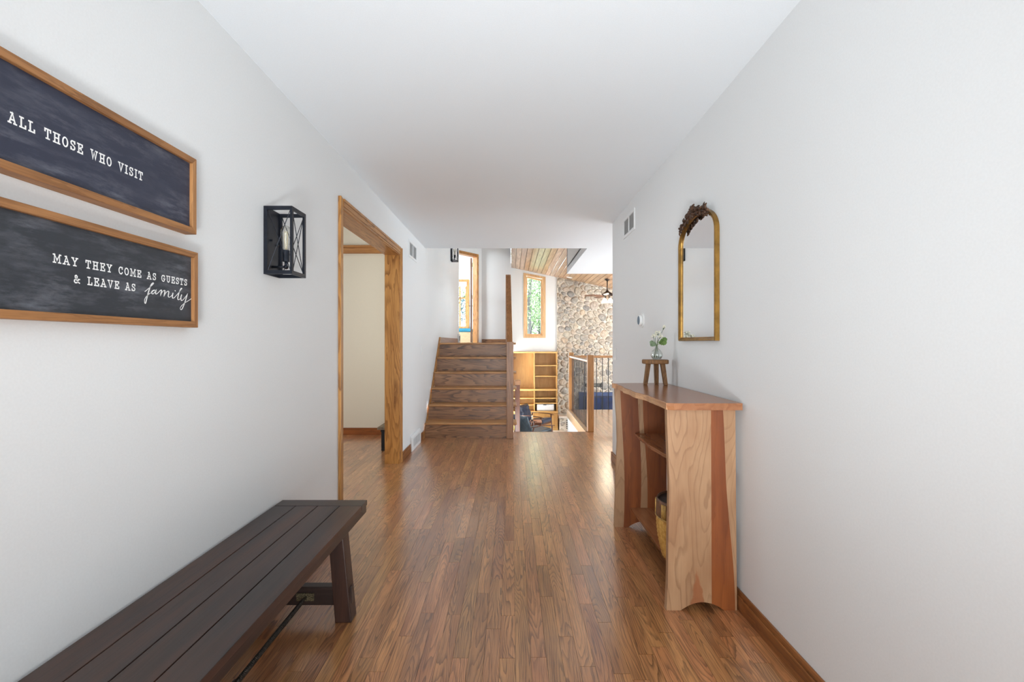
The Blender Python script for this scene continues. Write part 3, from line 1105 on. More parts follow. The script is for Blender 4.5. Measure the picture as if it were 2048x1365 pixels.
# tall living-room window
w1 = thing('window_1', 'tall oak-trimmed window with a slanted head and trees outside', None, (.6, YF, 1.3), kind='structure')
def trap(x0, x1, b0, t0f, y0, y1, name, mat):
    MB().prism([(x0, b0), (x1, b0), (x1, t0f(x1)), (x0, t0f(x0))], 'y', y0, y1).build(name, mat, parent=w1, bevel=.002)
OX0, OX1, OZ0 = .312, .909, 1.312
def otop(x): return wtop(x) + .062
trap(OX0, WX0, OZ0, otop, YF - .022, YF, 'casing', WTRIM)
trap(WX1, OX1, OZ0, otop, YF - .022, YF, 'casing', WTRIM)
MB().prism([(WX0, wtop(WX0)), (WX1, wtop(WX1)), (WX1, otop(WX1)), (WX0, otop(WX0))], 'y', YF - .022, YF).build('head_casing', WTRIM, parent=w1)
B(WX0, WX1, YF - .024, YF, OZ0, WZ0).build('sill_casing', WTRIM, parent=w1)
for a, b in ((WX0, WX0 + .012), (WX1 - .012, WX1)):
    trap(a, b, WZ0, wtop, YF, YF + .13, 'jamb_liner', WTRIM)
B(WX0, WX1, YF, YF + .13, WZ0, WZ0 + .012).build('jamb_liner', WTRIM, parent=w1)
for a, b in ((WX0 + .012, WX0 + .045), (WX1 - .045, WX1 - .012)):
    trap(a, b, WZ0 + .012, lambda x: wtop(x) - .01, YF + .07, YF + .11, 'sash', WTRIM)
B(WX0 + .045, WX1 - .045, YF + .07, YF + .11, WZ0 + .012, WZ0 + .05).build('sash', WTRIM, parent=w1)
MB().prism([(WX0 + .045, wtop(WX0) - .05), (WX1 - .045, wtop(WX1) - .05), (WX1 - .045, wtop(WX1) - .005), (WX0 + .045, wtop(WX0) - .005)], 'y', YF + .07, YF + .11).build('sash', WTRIM, parent=w1)
MB().prism([(WX0 + .04, WZ0 + .045), (WX1 - .04, WZ0 + .045), (WX1 - .04, wtop(WX1) - .03), (WX0 + .04, wtop(WX0) - .03)], 'y', YF + .088, YF + .092).build('pane', GLASSW, parent=w1)

# trees and lawn outside
gl = struct(B(-9, 12, 13.2, 40, -1.6, -1.4).build('ground', LAWN), 'lawn under the trees outside')
def tree(x, y, rad, zc, rz, n, trunk_r, label, seed, lean=0.0):
    rg = random.Random(seed)
    t = thing('tree', label, 'tree', (x, y, -1.4), group='trees outside the windows')
    pts = [(x + lean * k + .04 * math.sin(k * 2.1 + seed), y, -1.4 + k * .8) for k in range(9)]
    tk = MB().tube(pts, [trunk_r * (1 - .07 * k) for k in range(9)], 8)
    for k in range(7):
        z = .2 + k * .6
        a = rg.uniform(0, 6.28)
        p0 = Vector((x + lean * (z + 1.4) / .8, y, z))
        tk.tube([p0, p0 + Vector((math.cos(a) * .5, math.sin(a) * .5, .3)), p0 + Vector((math.cos(a) * 1.1, math.sin(a) * 1.1, .45))], [.05, .03, .012], 5)
    tk.build('trunk', BARK, parent=t, smooth=True)
    mb = MB()
    rn = []
    cl = []
    for _ in range(60):
        u = rg.uniform(-1, 1); a = rg.uniform(0, 6.28); rr = rg.random() ** .4
        q = math.sqrt(1 - u * u)
        cl.append((x + rad * rr * q * math.cos(a), y + rad * rr * q * math.sin(a), zc + rz * rr * u))
    for _ in range(n):
        c = rg.choice(cl)
        p = Vector((c[0] + rg.gauss(0, .22), c[1] + rg.gauss(0, .22), c[2] + rg.gauss(0, .2)))
        a = Vector((rg.gauss(0, 1), rg.gauss(0, 1), rg.gauss(0, .6))).normalized()
        b = a.cross(Vector((rg.gauss(0, 1), rg.gauss(0, 1), rg.gauss(0, 1)))).normalized()
        s_ = rg.uniform(.022, .05)
        mb.add([p - a * s_, p + b * s_ * .5, p + a * s_, p - b * s_ * .5], [(0, 1, 2, 3)])
        rn.append(rg.random())
    o = mb.build('foliage', TLEAF, parent=t, fix=False, rnd=rn)
    o['kind'] = 'stuff'
tree(.62, 16.4, .8, 3.6, 1.6, 4500, .09, 'slim leafy tree standing closest behind the tall window', 1)
tree(1.05, 17.6, .9, 2.9, 2.2, 8000, .08, 'slim leafy tree at the right edge of the tall window', 2)
tree(.55, 19.2, 1.1, 2.4, 2.4, 8000, .13, 'dark-trunked tree low in the middle of the tall window', 3, .03)
tree(1.35, 21.5, 1.6, 2.9, 3.2, 10500, .14, 'broad pale green tree farthest behind the tall window', 4)
tree(.2, 22.0, 1.5, 3.2, 3.0, 8000, .12, 'broad leafy tree at the left edge of the tall window', 5)
tree(-2.3, 17.6, 1.2, 3.3, 1.6, 8000, .1, 'leafy tree outside the upper room window', 6)

# ------------------------------------------------------------------ wall signs
GL = {
 'A': (.86, [[(.12, 0), (.43, 1), (.74, 0)], [(.24, .34), (.62, .34)], [(0, 0), (.28, 0)], [(.58, 0), (.86, 0)], [(.26, 1), (.46, 1)]]),
 'L': (.70, [[(.2, 1), (.2, 0)], [(.04, 1), (.42, 1)], [(.04, 0), (.66, 0), (.66, .28)]]),
 'T': (.74, [[(.37, 1), (.37, 0)], [(.04, .74), (.04, 1), (.70, 1), (.70, .74)], [(.18, 0), (.56, 0)]]),
 'H': (.84, [[(.18, 0), (.18, 1)], [(.66, 0), (.66, 1)], [(.18, .5), (.66, .5)], [(.03, 0), (.34, 0)], [(.03, 1), (.34, 1)], [(.5, 0), (.81, 0)], [(.5, 1), (.81, 1)]]),
 'O': (.74, [[(.37 + .31 * math.sin(t), .5 + .5 * math.cos(t)) for t in [2 * math.pi * k / 20 for k in range(21)]]]),
 'S': (.66, [[(.58, .74), (.58, 1)], [(.58, .80), (.5, .94), (.34, 1), (.16, .95), (.08, .80), (.12, .64), (.3, .54), (.46, .46), (.58, .34), (.58, .18), (.48, .05), (.32, 0), (.16, .06), (.08, .2)], [(.08, 0), (.08, .26)]]),
 'E': (.74, [[(.18, 0), (.18, 1)], [(.03, 1), (.68, 1), (.68, .76)], [(.03, 0), (.70, 0), (.70, .26)], [(.18, .52), (.5, .52)], [(.5, .38), (.5, .66)]]),
 'W': (.98, [[(.12, 1), (.29, 0), (.49, .74), (.69, 0), (.86, 1)], [(0, 1), (.28, 1)], [(.70, 1), (.98, 1)]]),
 'V': (.84, [[(.12, 1), (.42, 0), (.72, 1)], [(0, 1), (.28, 1)], [(.56, 1), (.84, 1)]]),
 'I': (.44, [[(.22, 0), (.22, 1)], [(.03, 0), (.41, 0)], [(.03, 1), (.41, 1)]]),
 'M': (.98, [[(.16, 0), (.16, 1), (.49, .3), (.82, 1), (.82, 0)], [(0, 0), (.32, 0)], [(.66, 0), (.98, 0)], [(0, 1), (.2, 1)], [(.78, 1), (.98, 1)]]),
 'Y': (.82, [[(.1, 1), (.41, .46), (.72, 1)], [(.41, .46), (.41, 0)], [(0, 1), (.26, 1)], [(.56, 1), (.82, 1)], [(.22, 0), (.6, 0)]]),
 'C': (.72, [[(.62, .70), (.62, .98)], [(.62, .76), (.54, .93), (.38, 1), (.2, .92), (.08, .7), (.07, .4), (.14, .16), (.28, .02), (.44, 0), (.58, .1), (.64, .24)]]),
 'G': (.80, [[(.64, .72), (.64, .98)], [(.64, .78), (.54, .94), (.38, 1), (.2, .92), (.08, .7), (.07, .4), (.14, .16), (.3, .01), (.5, .02), (.64, .14), (.64, .42)], [(.44, .42), (.78, .42)]]),
 'U': (.84, [[(.18, 1), (.18, .26), (.28, .06), (.42, 0), (.56, .06), (.66, .26), (.66, 1)], [(.03, 1), (.34, 1)], [(.5, 1), (.81, 1)]]),
 '&': (.84, [[(.80, .5), (.64, .5), (.56, .2), (.4, .02), (.2, 0), (.06, .14), (.08, .34), (.26, .5), (.44, .66), (.46, .86), (.32, 1), (.18, .92), (.18, .72), (.36, .44), (.62, .1), (.8, 0)]]),
 ' ': (.55, []),
}
LIFT = [0]
def ribbon(mb, pts, wd, x, taper=None):
    """one flat mitred stroke, lifted a hair above the strokes before it"""
    n = len(pts)
    LIFT[0] = (LIFT[0] + 1) % 9
    x = x + .00012 + .00004 * LIFT[0]
    closed = math.hypot(pts[0][0] - pts[-1][0], pts[0][1] - pts[-1][1]) < 1e-6 and n > 3
    dirs = []
    for a, b in zip(pts[:-1], pts[1:]):
        d = math.hypot(b[0] - a[0], b[1] - a[1]) or 1e-9
        dirs.append(((b[0] - a[0]) / d, (b[1] - a[1]) / d))
    vs_ = []
    for i in range(n):
        p = pts[i]
        w_ = (wd if taper is None else taper[i]) / 2
        d0 = dirs[i - 1] if i > 0 else (dirs[-1] if closed else dirs[0])
        d1 = dirs[i] if i < n - 1 else (dirs[0] if closed else dirs[-1])
        nx, ny = -(d0[1] + d1[1]), d0[0] + d1[0]
        L = math.hypot(nx, ny) or 1e-9
        nx, ny = nx / L, ny / L
        k = 1 / max(.45, nx * -d1[1] + ny * d1[0])
        e = 0
        if not closed and i in (0, n - 1):
            e = w_ * .8 * (-1 if i == 0 else 1)
        px, py = p[0] + d1[0] * e, p[1] + d1[1] * e
        vs_ += [(x, px + nx * w_ * k, py + ny * w_ * k), (x, px - nx * w_ * k, py - ny * w_ * k)]
    mb.add(vs_, [(2 * i, 2 * i + 1, 2 * i + 3, 2 * i + 2) for i in range(n - 1)])
def line_of_text(par, s_, y0, y1, z, cap, x, wd=.165):
    gap = .30
    tot = sum(GL[c][0] for c in s_) + gap * (len(s_) - 1)
    k = (y1 - y0) / tot
    u = y0
    mb = MB()
    for c in s_ + ' ':
        wch, strokes = GL[c]
        if c == ' ' and mb.v:
            mb.build('word', LETTER, parent=par, fix=False)
            mb = MB()
        for stq in strokes:
            ribbon(mb, [(u + p[0] * k, z + p[1] * cap) for p in stq], wd * cap, x)
        u += (wch + gap) * k
FAMILY = [
     [(1.3724, 1.3296), (1.3839, 1.3382), (1.3964, 1.3486), (1.4043, 1.3557), (1.4061, 1.3584), (1.4028, 1.3584), (1.3964, 1.3524), (1.3891, 1.3377), (1.3819, 1.3179), (1.377, 1.3019), (1.3744, 1.2957), (1.3716, 1.297), (1.3716, 1.3059), (1.3761, 1.3136), (1.3839, 1.321), (1.3934, 1.3274)],
     [(1.4133, 1.3377), (1.4067, 1.3374), (1.3993, 1.3321), (1.399, 1.3268), (1.4043, 1.3263), (1.4115, 1.3334), (1.4157, 1.3388), (1.4136, 1.3313), (1.4151, 1.3269), (1.4211, 1.3294), (1.4315, 1.3388)],
     [(1.4272, 1.3346), (1.4346, 1.341), (1.4374, 1.339), (1.434, 1.3257), (1.4408, 1.3361), (1.4483, 1.3416), (1.4515, 1.3391), (1.4483, 1.3248), (1.4559, 1.3354), (1.4643, 1.341), (1.4678, 1.3381), (1.4656, 1.326), (1.4694, 1.3226), (1.4766, 1.3257), (1.4852, 1.3337)],
     [(1.4858, 1.3367), (1.4832, 1.3249), (1.4858, 1.3209), (1.4939, 1.3245)],
     [(1.4918, 1.3229), (1.5081, 1.338), (1.5226, 1.3523), (1.5268, 1.3565), (1.5215, 1.3554), (1.5129, 1.3405), (1.507, 1.3239), (1.5101, 1.3183), (1.5184, 1.3225), (1.5233, 1.3284)],
     [(1.5247, 1.3354), (1.5212, 1.3257), (1.524, 1.3171), (1.5324, 1.3209), (1.5445, 1.3324), (1.5531, 1.3418)],
     [(1.5502, 1.3365), (1.5402, 1.3136), (1.5303, 1.295), (1.5233, 1.2874), (1.5184, 1.2897), (1.5212, 1.2968), (1.5373, 1.3094), (1.5582, 1.3202), (1.5707, 1.3274)],
     [(1.4945, 1.3458), (1.4972, 1.3451)],
]
def spline(pts, n=5):
    P = [pts[0]] + list(pts) + [pts[-1]]
    out = []
    for i in range(1, len(P) - 2):
        for k in range(n):
            t = k / n
            out.append(tuple(.5 * (2 * P[i][j] + (P[i + 1][j] - P[i - 1][j]) * t + (2 * P[i - 1][j] - 5 * P[i][j] + 4 * P[i + 1][j] - P[i + 2][j]) * t * t
                                   + (3 * P[i][j] - P[i - 1][j] - 3 * P[i + 1][j] + P[i + 2][j]) * t ** 3) for j in (0, 1)))
    out.append(pts[-1])
    return out
def sign(label, y0, y1, z0, z1, face):
    t = thing('wall_sign', label, 'sign', (XL, (y0 + y1) / 2, z0), group='chalkboard signs on the hall wall')
    f, fw = XL + .038, .0195
    MB().prism([(y0, z0), (y1, z0), (y1 - fw, z0 + fw), (y0 + fw, z0 + fw)], 'x', XL, f).build('frame_rail', SIGNF, parent=t, bevel=.001)
    MB().prism([(y0, z1), (y1, z1), (y1 - fw, z1 - fw), (y0 + fw, z1 - fw)], 'x', XL, f).build('frame_rail', SIGNF, parent=t, bevel=.001)
    MB().prism([(y0, z0), (y0 + fw, z0 + fw), (y0 + fw, z1 - fw), (y0, z1)], 'x', XL, f).build('frame_stile', SIGNFZ, parent=t, bevel=.001)
    MB().prism([(y1, z0), (y1 - fw, z0 + fw), (y1 - fw, z1 - fw), (y1, z1)], 'x', XL, f).build('frame_stile', SIGNFZ, parent=t, bevel=.001)
    pn = B(XL, XL + .0275, y0 + fw - .002, y1 - fw + .002, z0 + fw - .002, z1 - fw + .002).build('board', face, parent=t)
    return t, pn
XT = XL + .0276
s1, p1 = sign('upper chalkboard sign reading all those who visit', .775, 1.5825, 1.544, 1.797, CHALKB)
line_of_text(p1, 'ALL THOSE WHO VISIT', 1.0, 1.364, 1.6515, .0215, XT)
s2, p2 = sign('lower chalkboard sign ending in the script word family', .775, 1.590, 1.231, 1.484, CHALK)
line_of_text(p2, 'MAY THEY COME AS GUESTS', 1.098, 1.550, 1.369, .0185, XT)
line_of_text(p2, '& LEAVE AS', 1.150, 1.337, 1.3275, .0185, XT)
mb = MB()
for s_ in FAMILY:
    pts = spline(s_)
    n = len(pts)
    tw = []
    for k in range(n):
        a, b = pts[max(0, k - 2)], pts[min(n - 1, k + 2)]
        dz = (a[1] - b[1]) / (math.hypot(b[0] - a[0], b[1] - a[1]) + 1e-9)
        tw.append(.0021 + .0019 * max(0, dz))
    ribbon(mb, pts, 0, XT, tw)
mb.build('word', LETTER, parent=p2, fix=False)

# ------------------------------------------------------------------ wall sconces
def make_sconce(label, y, z):
    W_, D_, H_ = .141, .126, .302
    t = thing('wall_sconce', label, 'wall lamp', (XL, y + W_ / 2, z), group='black cage wall sconces')
    x0, x1, y0, y1, z0, z1 = XL, XL + D_, y, y + W_, z, z + H_
    k = .0165
    q = .009
    fr = MB()
    for yy in ((y0, y0 + q), (y1 - q, y1)):          # cage: flat strip bars
        fr.box(x0, x0 + k, yy[0], yy[1], z0, z1)
        fr.box(x1 - q, x1, yy[0], yy[1], z0, z1)
        for zz in ((z0, z0 + k), (z1 - k, z1)):
            fr.box(x0 + k, x1 - q, yy[0], yy[1], zz[0], zz[1])
    for yy in ((y0 + q, y0 + k), (y1 - k, y1 - q)):
        fr.box(x1 - q, x1, yy[0], yy[1], z0, z1)
    for zz in ((z0, z0 + k), (z1 - k, z1)):
        fr.box(x1 - q, x1, y0 + k, y1 - k, zz[0], zz[1])
    fr.build('cage_frame', BLACK, parent=t)
    B(x0, x0 + .007, y0 + q, y1 - q, z0, z1).build('backplate', BLACK, parent=t)
    r = .0017
    for a, b in (((x0 + k, y0 + .004, z0 + k), (x1 - q, y0 + .004, z1 - k)), ((x0 + k, y0 + .006, z1 - k), (x1 - q, y0 + .006, z0 + k)),
                 ((x0 + k, y1 - .004, z0 + k), (x1 - q, y1 - .004, z1 - k)), ((x0 + k, y1 - .006, z1 - k), (x1 - q, y1 - .006, z0 + k)),
                 ((x1 - .004, y0 + k, z0 + k), (x1 - .004, y1 - k, z1 - k)), ((x1 - .006, y0 + k, z1 - k), (x1 - .006, y1 - k, z0 + k))):
        MB().tube([a, b], r, 6).build('cross_wire', BLACK, parent=t)
    cx, cyy = XL + .066, y + W_ / 2
    MB().lathe([(.0, 0), (.0155, 0), (.0155, .052), (.0, .052)], (cx, cyy, z + .066), 16).build('lamp_socket', BLACK, parent=t, smooth=False)
    ar = MB().tube([(XL, cyy, z + .042), (cx + .004, cyy, z + .042)], .0055, 8)
    ar.ball((cx, cyy, z + .042), .011, 10, 6)
    ar.tube([(cx, cyy, z + .045), (cx, cyy, z + .068)], .007, 8)
    ar.build('arm', BLACK, parent=t, smooth=True)
    bl = MB().lathe([(.012, 0), (.013, .012), (.019, .045), (.0245, .075), (.023, .095), (.014, .109), (.0, .114)], (cx, cyy, z + .118), 18).build('bulb', GLASSB, parent=t, smooth=True)
    fm = MB()
    for s_ in range(4):
        a = s_ * 1.57
        fm.tube([(cx + .003 * math.cos(a), cyy + .003 * math.sin(a), z + .122), (cx + .008 * math.cos(a), cyy + .008 * math.sin(a), z + .17), (cx + .005 * math.cos(a), cyy + .005 * math.sin(a), z + .205)], .0011, 5)
    fm.build('filament', FILAM, parent=bl)
    for yy, zz in ((.045, .158), (.1, .146)):
        MB().tube([(XL + .006, y + yy, z + zz), (XL + .018, y + yy, z + zz)], .004, 8).build('mounting_screw', BLACK, parent=t)
    return t
sc1 = make_sconce('black open cage wall lamp between the signs and the opening', 2.080, 1.485)
sc2 = copy_tree(sc1)
sc2.location = (XL, 8.41 + .07, 2.647)
sc2['label'] = 'small far black cage wall lamp above the upper landing'

# ------------------------------------------------------------------ vents, switches, thermostat
def grille(name, label, xw, sgn, y0, y1, z0, z1, group=None):
    t = thing(name, label, 'vent', (xw, (y0 + y1) / 2, z0), group=group)
    a = lambda d0, d1: (min(xw + sgn * d0, xw + sgn * d1), max(xw + sgn * d0, xw + sgn * d1))
    e = .024
    f = MB()
    for yy0, yy1, zz0, zz1 in ((y0, y1, z0, z0 + e), (y0, y1, z1 - e, z1), (y0, y0 + e, z0 + e, z1 - e), (y1 - e, y1, z0 + e, z1 - e),
                               ((y0 + y1) / 2 - .008, (y0 + y1) / 2 + .008, z0 + e, z1 - e)):
        f.box(*a(0, .008), yy0, yy1, zz0, zz1)
    f.build('frame', WHITEMT, parent=t, bevel=.001)
    B(*a(0, .001), y0 + e, y1 - e, z0 + e, z1 - e).build('back_panel', GREYSL, parent=t)
    n = 13
    proto = None
    for k in range(n):
        z = z0 + e + (z1 - z0 - 2 * e) * (k + .5) / n
        mb = MB().bar((xw + sgn * .004, y0 + e, z), (xw + sgn * .004, y1 - e, z), .006, .0016, (sgn * .7, 0, .7))
        mb.build('slat', WHITEMT, parent=t)
    return t
grille('return_air_grille', 'white louvred air grille high on the wall past the cased opening', XL, 1, 4.993, 5.40, 2.10, 2.285, 'wall air grilles')
grille('return_air_grille', 'white louvred air grille high on the wall above the thermostat', XR, -1, 3.853, 4.24, 2.112, 2.29, 'wall air grilles')
def register(name, label, y0, y1, z0, h, dp):
    t = thing(name, label, 'vent', (XL, (y0 + y1) / 2, z0))
    MB().prism([(XL, z0), (XL + dp, z0), (XL + dp, z0 + h * .86), (XL + dp * .35, z0 + h), (XL, z0 + h)], 'y', y0, y1).build('cover', WHITEMT, parent=t, bevel=.003)
    for k in range(11):
        yy = y0 + (y1 - y0) * (.18 + .064 * k)
        B(XL + dp, XL + dp + .0015, yy, yy + .006, z0 + h * .22, z0 + h * .74).build('louvre', GREYSL, parent=t)
register('floor_register', 'white baseboard heat register beside the first step', 5.068, 5.566, 0, .172, .022)
register('floor_register', 'small white register at the end of the landing wall', 9.46, 9.74, ZU, .19, .028)

def plate(name, label, xw, sgn, y0, y1, z0, z1, gangs):
    t = thing(name, label, 'switch', (xw, (y0 + y1) / 2, z0))
    a = lambda d0, d1: (min(xw + sgn * d0, xw + sgn * d1), max(xw + sgn * d0, xw + sgn * d1))
    B(*a(0, .006), y0, y1, z0, z1).build('cover_plate', WHITEPL, parent=t, bevel=.002)
    for k in range(gangs):
        c = y0 + (y1 - y0) * (k + .5) / gangs
        B(*a(.006, .010), c - .016, c + .016, (z0 + z1) / 2 - .033, (z0 + z1) / 2 + .033).build('rocker', WHITEPL, parent=t, bevel=.001)
plate('light_switch', 'white light switch on the wall beside the steps', XL, 1, 5.67, 5.75, 1.035, 1.15, 1)
plate('light_switch', 'white double switch at the end of the hall wall', XR, -1, 4.545, 4.672, 1.012, 1.128, 2)

th = thing('thermostat', 'round white thermostat with a dark blue face above the table', 'thermostat', (XR, 3.64, 1.30))
MB().lathe([(0, 0), (.056, 0), (.056, -.005), (.054, -.007), (0, -.007)], (XR, 3.64, 1.354), 32, 'x').build('backplate', WHITEPL, parent=th, smooth=False)
MB().lathe([(0, -.006), (.037, -.006), (.041, -.012), (.041, -.026), (.038, -.030), (0, -.030)], (XR, 3.64, 1.354), 32, 'x').build('dial', WHITEPL, parent=th)
MB().lathe([(0, -.030), (.034, -.030), (.033, -.0315), (0, -.0315)], (XR, 3.64, 1.354), 32, 'x').build('display', SCREEN, parent=th)
# ------------------------------------------------------------------ dark bench
bn = thing('hall_bench', 'long espresso wood plank bench against the wall below the signs', 'bench', (-.885, 1.45, 0))
bx0, bx1, by0, by1, bz = -1.084, -.684, .66, 2.221, .437
BB = .082
for a, b in ((by1 - BB, by1), (by0, by0 + BB)):
    B(bx0, bx1, a + .0012, b, bz - .024, bz).build('end_board', BENCHX, parent=bn, bevel=.002)
pw = (bx1 - bx0) / 4
for k in range(4):
    B(bx0 + pw * k + (.0016 if k else 0), bx0 + pw * (k + 1) - (.0016 if k < 3 else 0), by0 + BB + .001, by1 - BB - .001, bz - .024, bz).build('plank', BENCHY, parent=bn, bevel=.0015)
for a, b in ((bx0 + .003, bx0 + .028), (bx1 - .028, bx1 - .003)):
    B(a, b, by0 + .003, by1 - .003, bz - .056, bz - .0255).build('apron', BENCHY, parent=bn, bevel=.002)
for a, b in ((by0 + .003, by0 + .028), (by1 - .028, by1 - .003)):
    B(bx0 + .028, bx1 - .028, a, b, bz - .056, bz - .0255).build('apron', BENCHX, parent=bn, bevel=.002)
for yy in (by1 - .245, by0 + .2):
    for sg in (1, -1):
        cx = -.885
        def X(v): return cx + sg * (v - cx)
        top0, top1, bot0, bot1 = -.778, -.716, -.7455, -.676
        z1 = bz - .0255
        vs_ = [(X(bot0), yy, 0), (X(bot1), yy, 0), (X(bot1), yy + .07, 0), (X(bot0), yy + .07, 0),
               (X(top0), yy, z1), (X(top1), yy, z1), (X(top1), yy + .07, z1), (X(top0), yy + .07, z1)]
        lg = MB().add(vs_, [(0, 3, 2, 1), (4, 5, 6, 7), (0, 1, 5, 4), (1, 2, 6, 5), (2, 3, 7, 6), (3, 0, 4, 7)]).build('leg', BENCHZ, parent=bn, bevel=.004)
        B(min(X(-.69), X(-.681)), max(X(-.69), X(-.681)), yy + .022, yy + .048, .068, .14).build('tenon', BENCHX, parent=lg, bevel=.002)
    B(-1.03, -.74, yy + .015, yy + .055, .066, .144).build('stretcher', BENCHX, parent=bn, bevel=.003)
    fy = yy + .0125 if yy > 1.5 else yy + .0575
    B(-.912, -.838, fy - .0025, fy + .0025, .087, .119).build('anchor_plate', BRASSP, parent=bn)
ya, yb = by0 + .27, by1 - .245 + .012
rod = MB().tube([(-.872, ya, .103), (-.872, yb, .103)], .0065, 10)
n = 260                                  # screw thread wound round the rod
hel = []
for k in range(n + 1):
    a = k / n * 2 * math.pi * 42
    hel.append((-.872 + .0068 * math.cos(a), ya + .12 + (yb - ya - .24) * k / n, .103 + .0068 * math.sin(a)))
rod2 = rod.build('tie_rod', STEEL, parent=bn, smooth=True)
MB().tube([(-.872, ya + .06, .103), (-.872, yb - .02, .103)], [.0075] * 2, 10).build('rod_sleeve', STEEL, parent=rod2, smooth=True)
thr = MB()
k = 0
yy = ya + .06
while yy < yb - .03:
    thr.lathe([(.0075, -.0022), (.0094, 0), (.0075, .0022)], (-.872, yy, .103), 10, 'y')
    yy += .0072
o = thr.build('screw_thread', STEEL, parent=rod2, smooth=False); o['kind'] = 'stuff'
MB().lathe([(.007, -.05), (.014, -.045), (.014, .045), (.007, .05)], (-.872, 1.44, .103), 12, 'y').build('turnbuckle', STEEL, parent=bn)

# ------------------------------------------------------------------ live-edge console table
ct = thing('console_table', 'live-edge cherry console table with two shelves against the hall wall', 'table', (.83, 2.56, 0))
TZ = .918
rg = random.Random(5)
edge_pts = []
ys = [2.045 + (3.05 - 2.045) * k / 26 for k in range(27)]
for k, y in enumerate(ys):
    t_ = k / 26
    wv = .008 * math.sin(t_ * 9) + .005 * math.sin(t_ * 23 + 1) + rg.uniform(-.0025, .0025)
    if t_ > .72:
        wv += rg.uniform(-.006, .006)
    edge_pts.append((.672 + (.648 - .672) * t_ + wv * min(1, t_ * 5), y))
tp = MB()
outline_top = [(.996, 2.030), (.996, 3.065)] + [(x + .004, y) for x, y in edge_pts[::-1]] + [(.700, 2.030)]
outline_bot = [(.996, 2.030), (.996, 3.065)] + [(x + (.013 if k > 18 else .006), y) for k, (x, y) in list(enumerate(edge_pts))[::-1]] + [(.703, 2.030)]
mid = [(.996, 2.030), (.996, 3.065)] + [(x, y) for x, y in edge_pts[::-1]] + [(.699, 2.030)]
n = len(outline_top)
tp.add([(x, y, TZ) for x, y in outline_top] + [(x, y, TZ - .012) for x, y in mid] + [(x, y, TZ - .03) for x, y in outline_bot],
       [tuple(range(n)), tuple(range(2 * n, 3 * n))[::-1]] + [(r * n + i, r * n + (i + 1) % n, (r + 1) * n + (i + 1) % n, (r + 1) * n + i) for r in (0, 1) for i in range(n)])
top = tp.build('tabletop', CHERY, parent=ct)
ed = MB()
for k in range(len(edge_pts) - 1):
    (xa, ya_), (xb, yb_) = edge_pts[k], edge_pts[k + 1]
    ed.add([(xa - .0012, ya_, TZ - .0015), (xb - .0012, yb_, TZ - .0015), (xb - .0012, yb_, TZ - .029), (xa - .0012, ya_, TZ - .029),
            (xa + .01, ya_, TZ - .0015), (xb + .01, yb_, TZ - .0015), (xb + .012, yb_, TZ - .029), (xa + .012, ya_, TZ - .029)],
           [(0, 1, 2, 3), (4, 7, 6, 5), (0, 4, 5, 1), (3, 2, 6, 7), (0, 3, 7, 4), (1, 5, 6, 2)])
ed.build('live_edge', CHEDGE, parent=top)

def side_panel(yc, th_, lx, cuts, first_mat):
    """vertical slab glued up from boards; lx(z) = live front edge, cuts = [(boundary fn, material)]"""
    zs = [0.0, .012, .05, .12, .2, .3, .42, .55, .7, .82, TZ - .03]
    def arch(x):
        a, b = .744, .934
        if a < x < b:
            u = (x - a) / (b - a) * 2 - 1
            return .036 * (1 - u * u)
        return 0
    par = None
    bounds = [lx] + [c[0] for c in cuts] + [lambda z: .991 - .008 * z]
    mats = [first_mat] + [c[1] for c in cuts]
    names = ['side_panel'] + ['heartwood_board' if m_ is CHREDZ else 'sapwood_board' for m_ in mats[1:]]
    for i in range(len(mats)):
        mb = MB()
        cols = 17
        grid = []
        for z in zs:
            rowp = []
            for c in range(cols):
                x = bounds[i](z) + (bounds[i + 1](z) - bounds[i](z)) * c / (cols - 1)
                rowp.append((x, max(z, arch(x)) if z < .04 else z))
            grid.append(rowp)
        nr = len(zs)
        vs_ = []
        for y in (yc - th_ / 2, yc + th_ / 2):
            for rowp in grid:
                for x, z in rowp:
                    vs_.append((x, y, z))
        off = nr * cols
        fs = []
        for r in range(nr - 1):
            for c in range(cols - 1):
                a = r * cols + c
                fs.append((a, a + 1, a + cols + 1, a + cols))
                fs.append((off + a, off + a + cols, off + a + cols + 1, off + a + 1))
        for r in range(nr - 1):
            a = r * cols
            fs.append((a, a + cols, off + a + cols, off + a))
            b = a + cols - 1
            fs.append((b, off + b, off + b + cols, b + cols))
        for c in range(cols - 1):
            fs.append((c, off + c, off + c + 1, c + 1))
            a = (nr - 1) * cols + c
            fs.append((a, a + 1, off + a + 1, off + a))
        mb.add(vs_, fs)
        o = mb.build(names[i], mats[i], parent=par or ct)
        if par is None:
            par = o
side_panel(2.085, .03, lambda z: .680 + .012 * math.sin(z * 3.3) + .002 * math.sin(z * 14) if z > 0 else .680,
           [(lambda z: .880 - .004 * z, CHREDZ), (lambda z: .984 - .066 * z + .004 * math.sin(z * 9), CHERZ)], CHERN)
side_panel(3.02, .03, lambda z: .655 + .018 * math.sin(max(0, z - .1) * 3.6) + .003 * math.sin(z * 13),
           [(lambda z: .705 + .015 * math.sin(z * 4 + .6), CHREDZ), (lambda z: .815 + .012 * math.sin(z * 5), CHERZ),
            (lambda z: .862 - .02 * z + .01 * math.sin(z * 6), CHREDZ)], CHERZ)
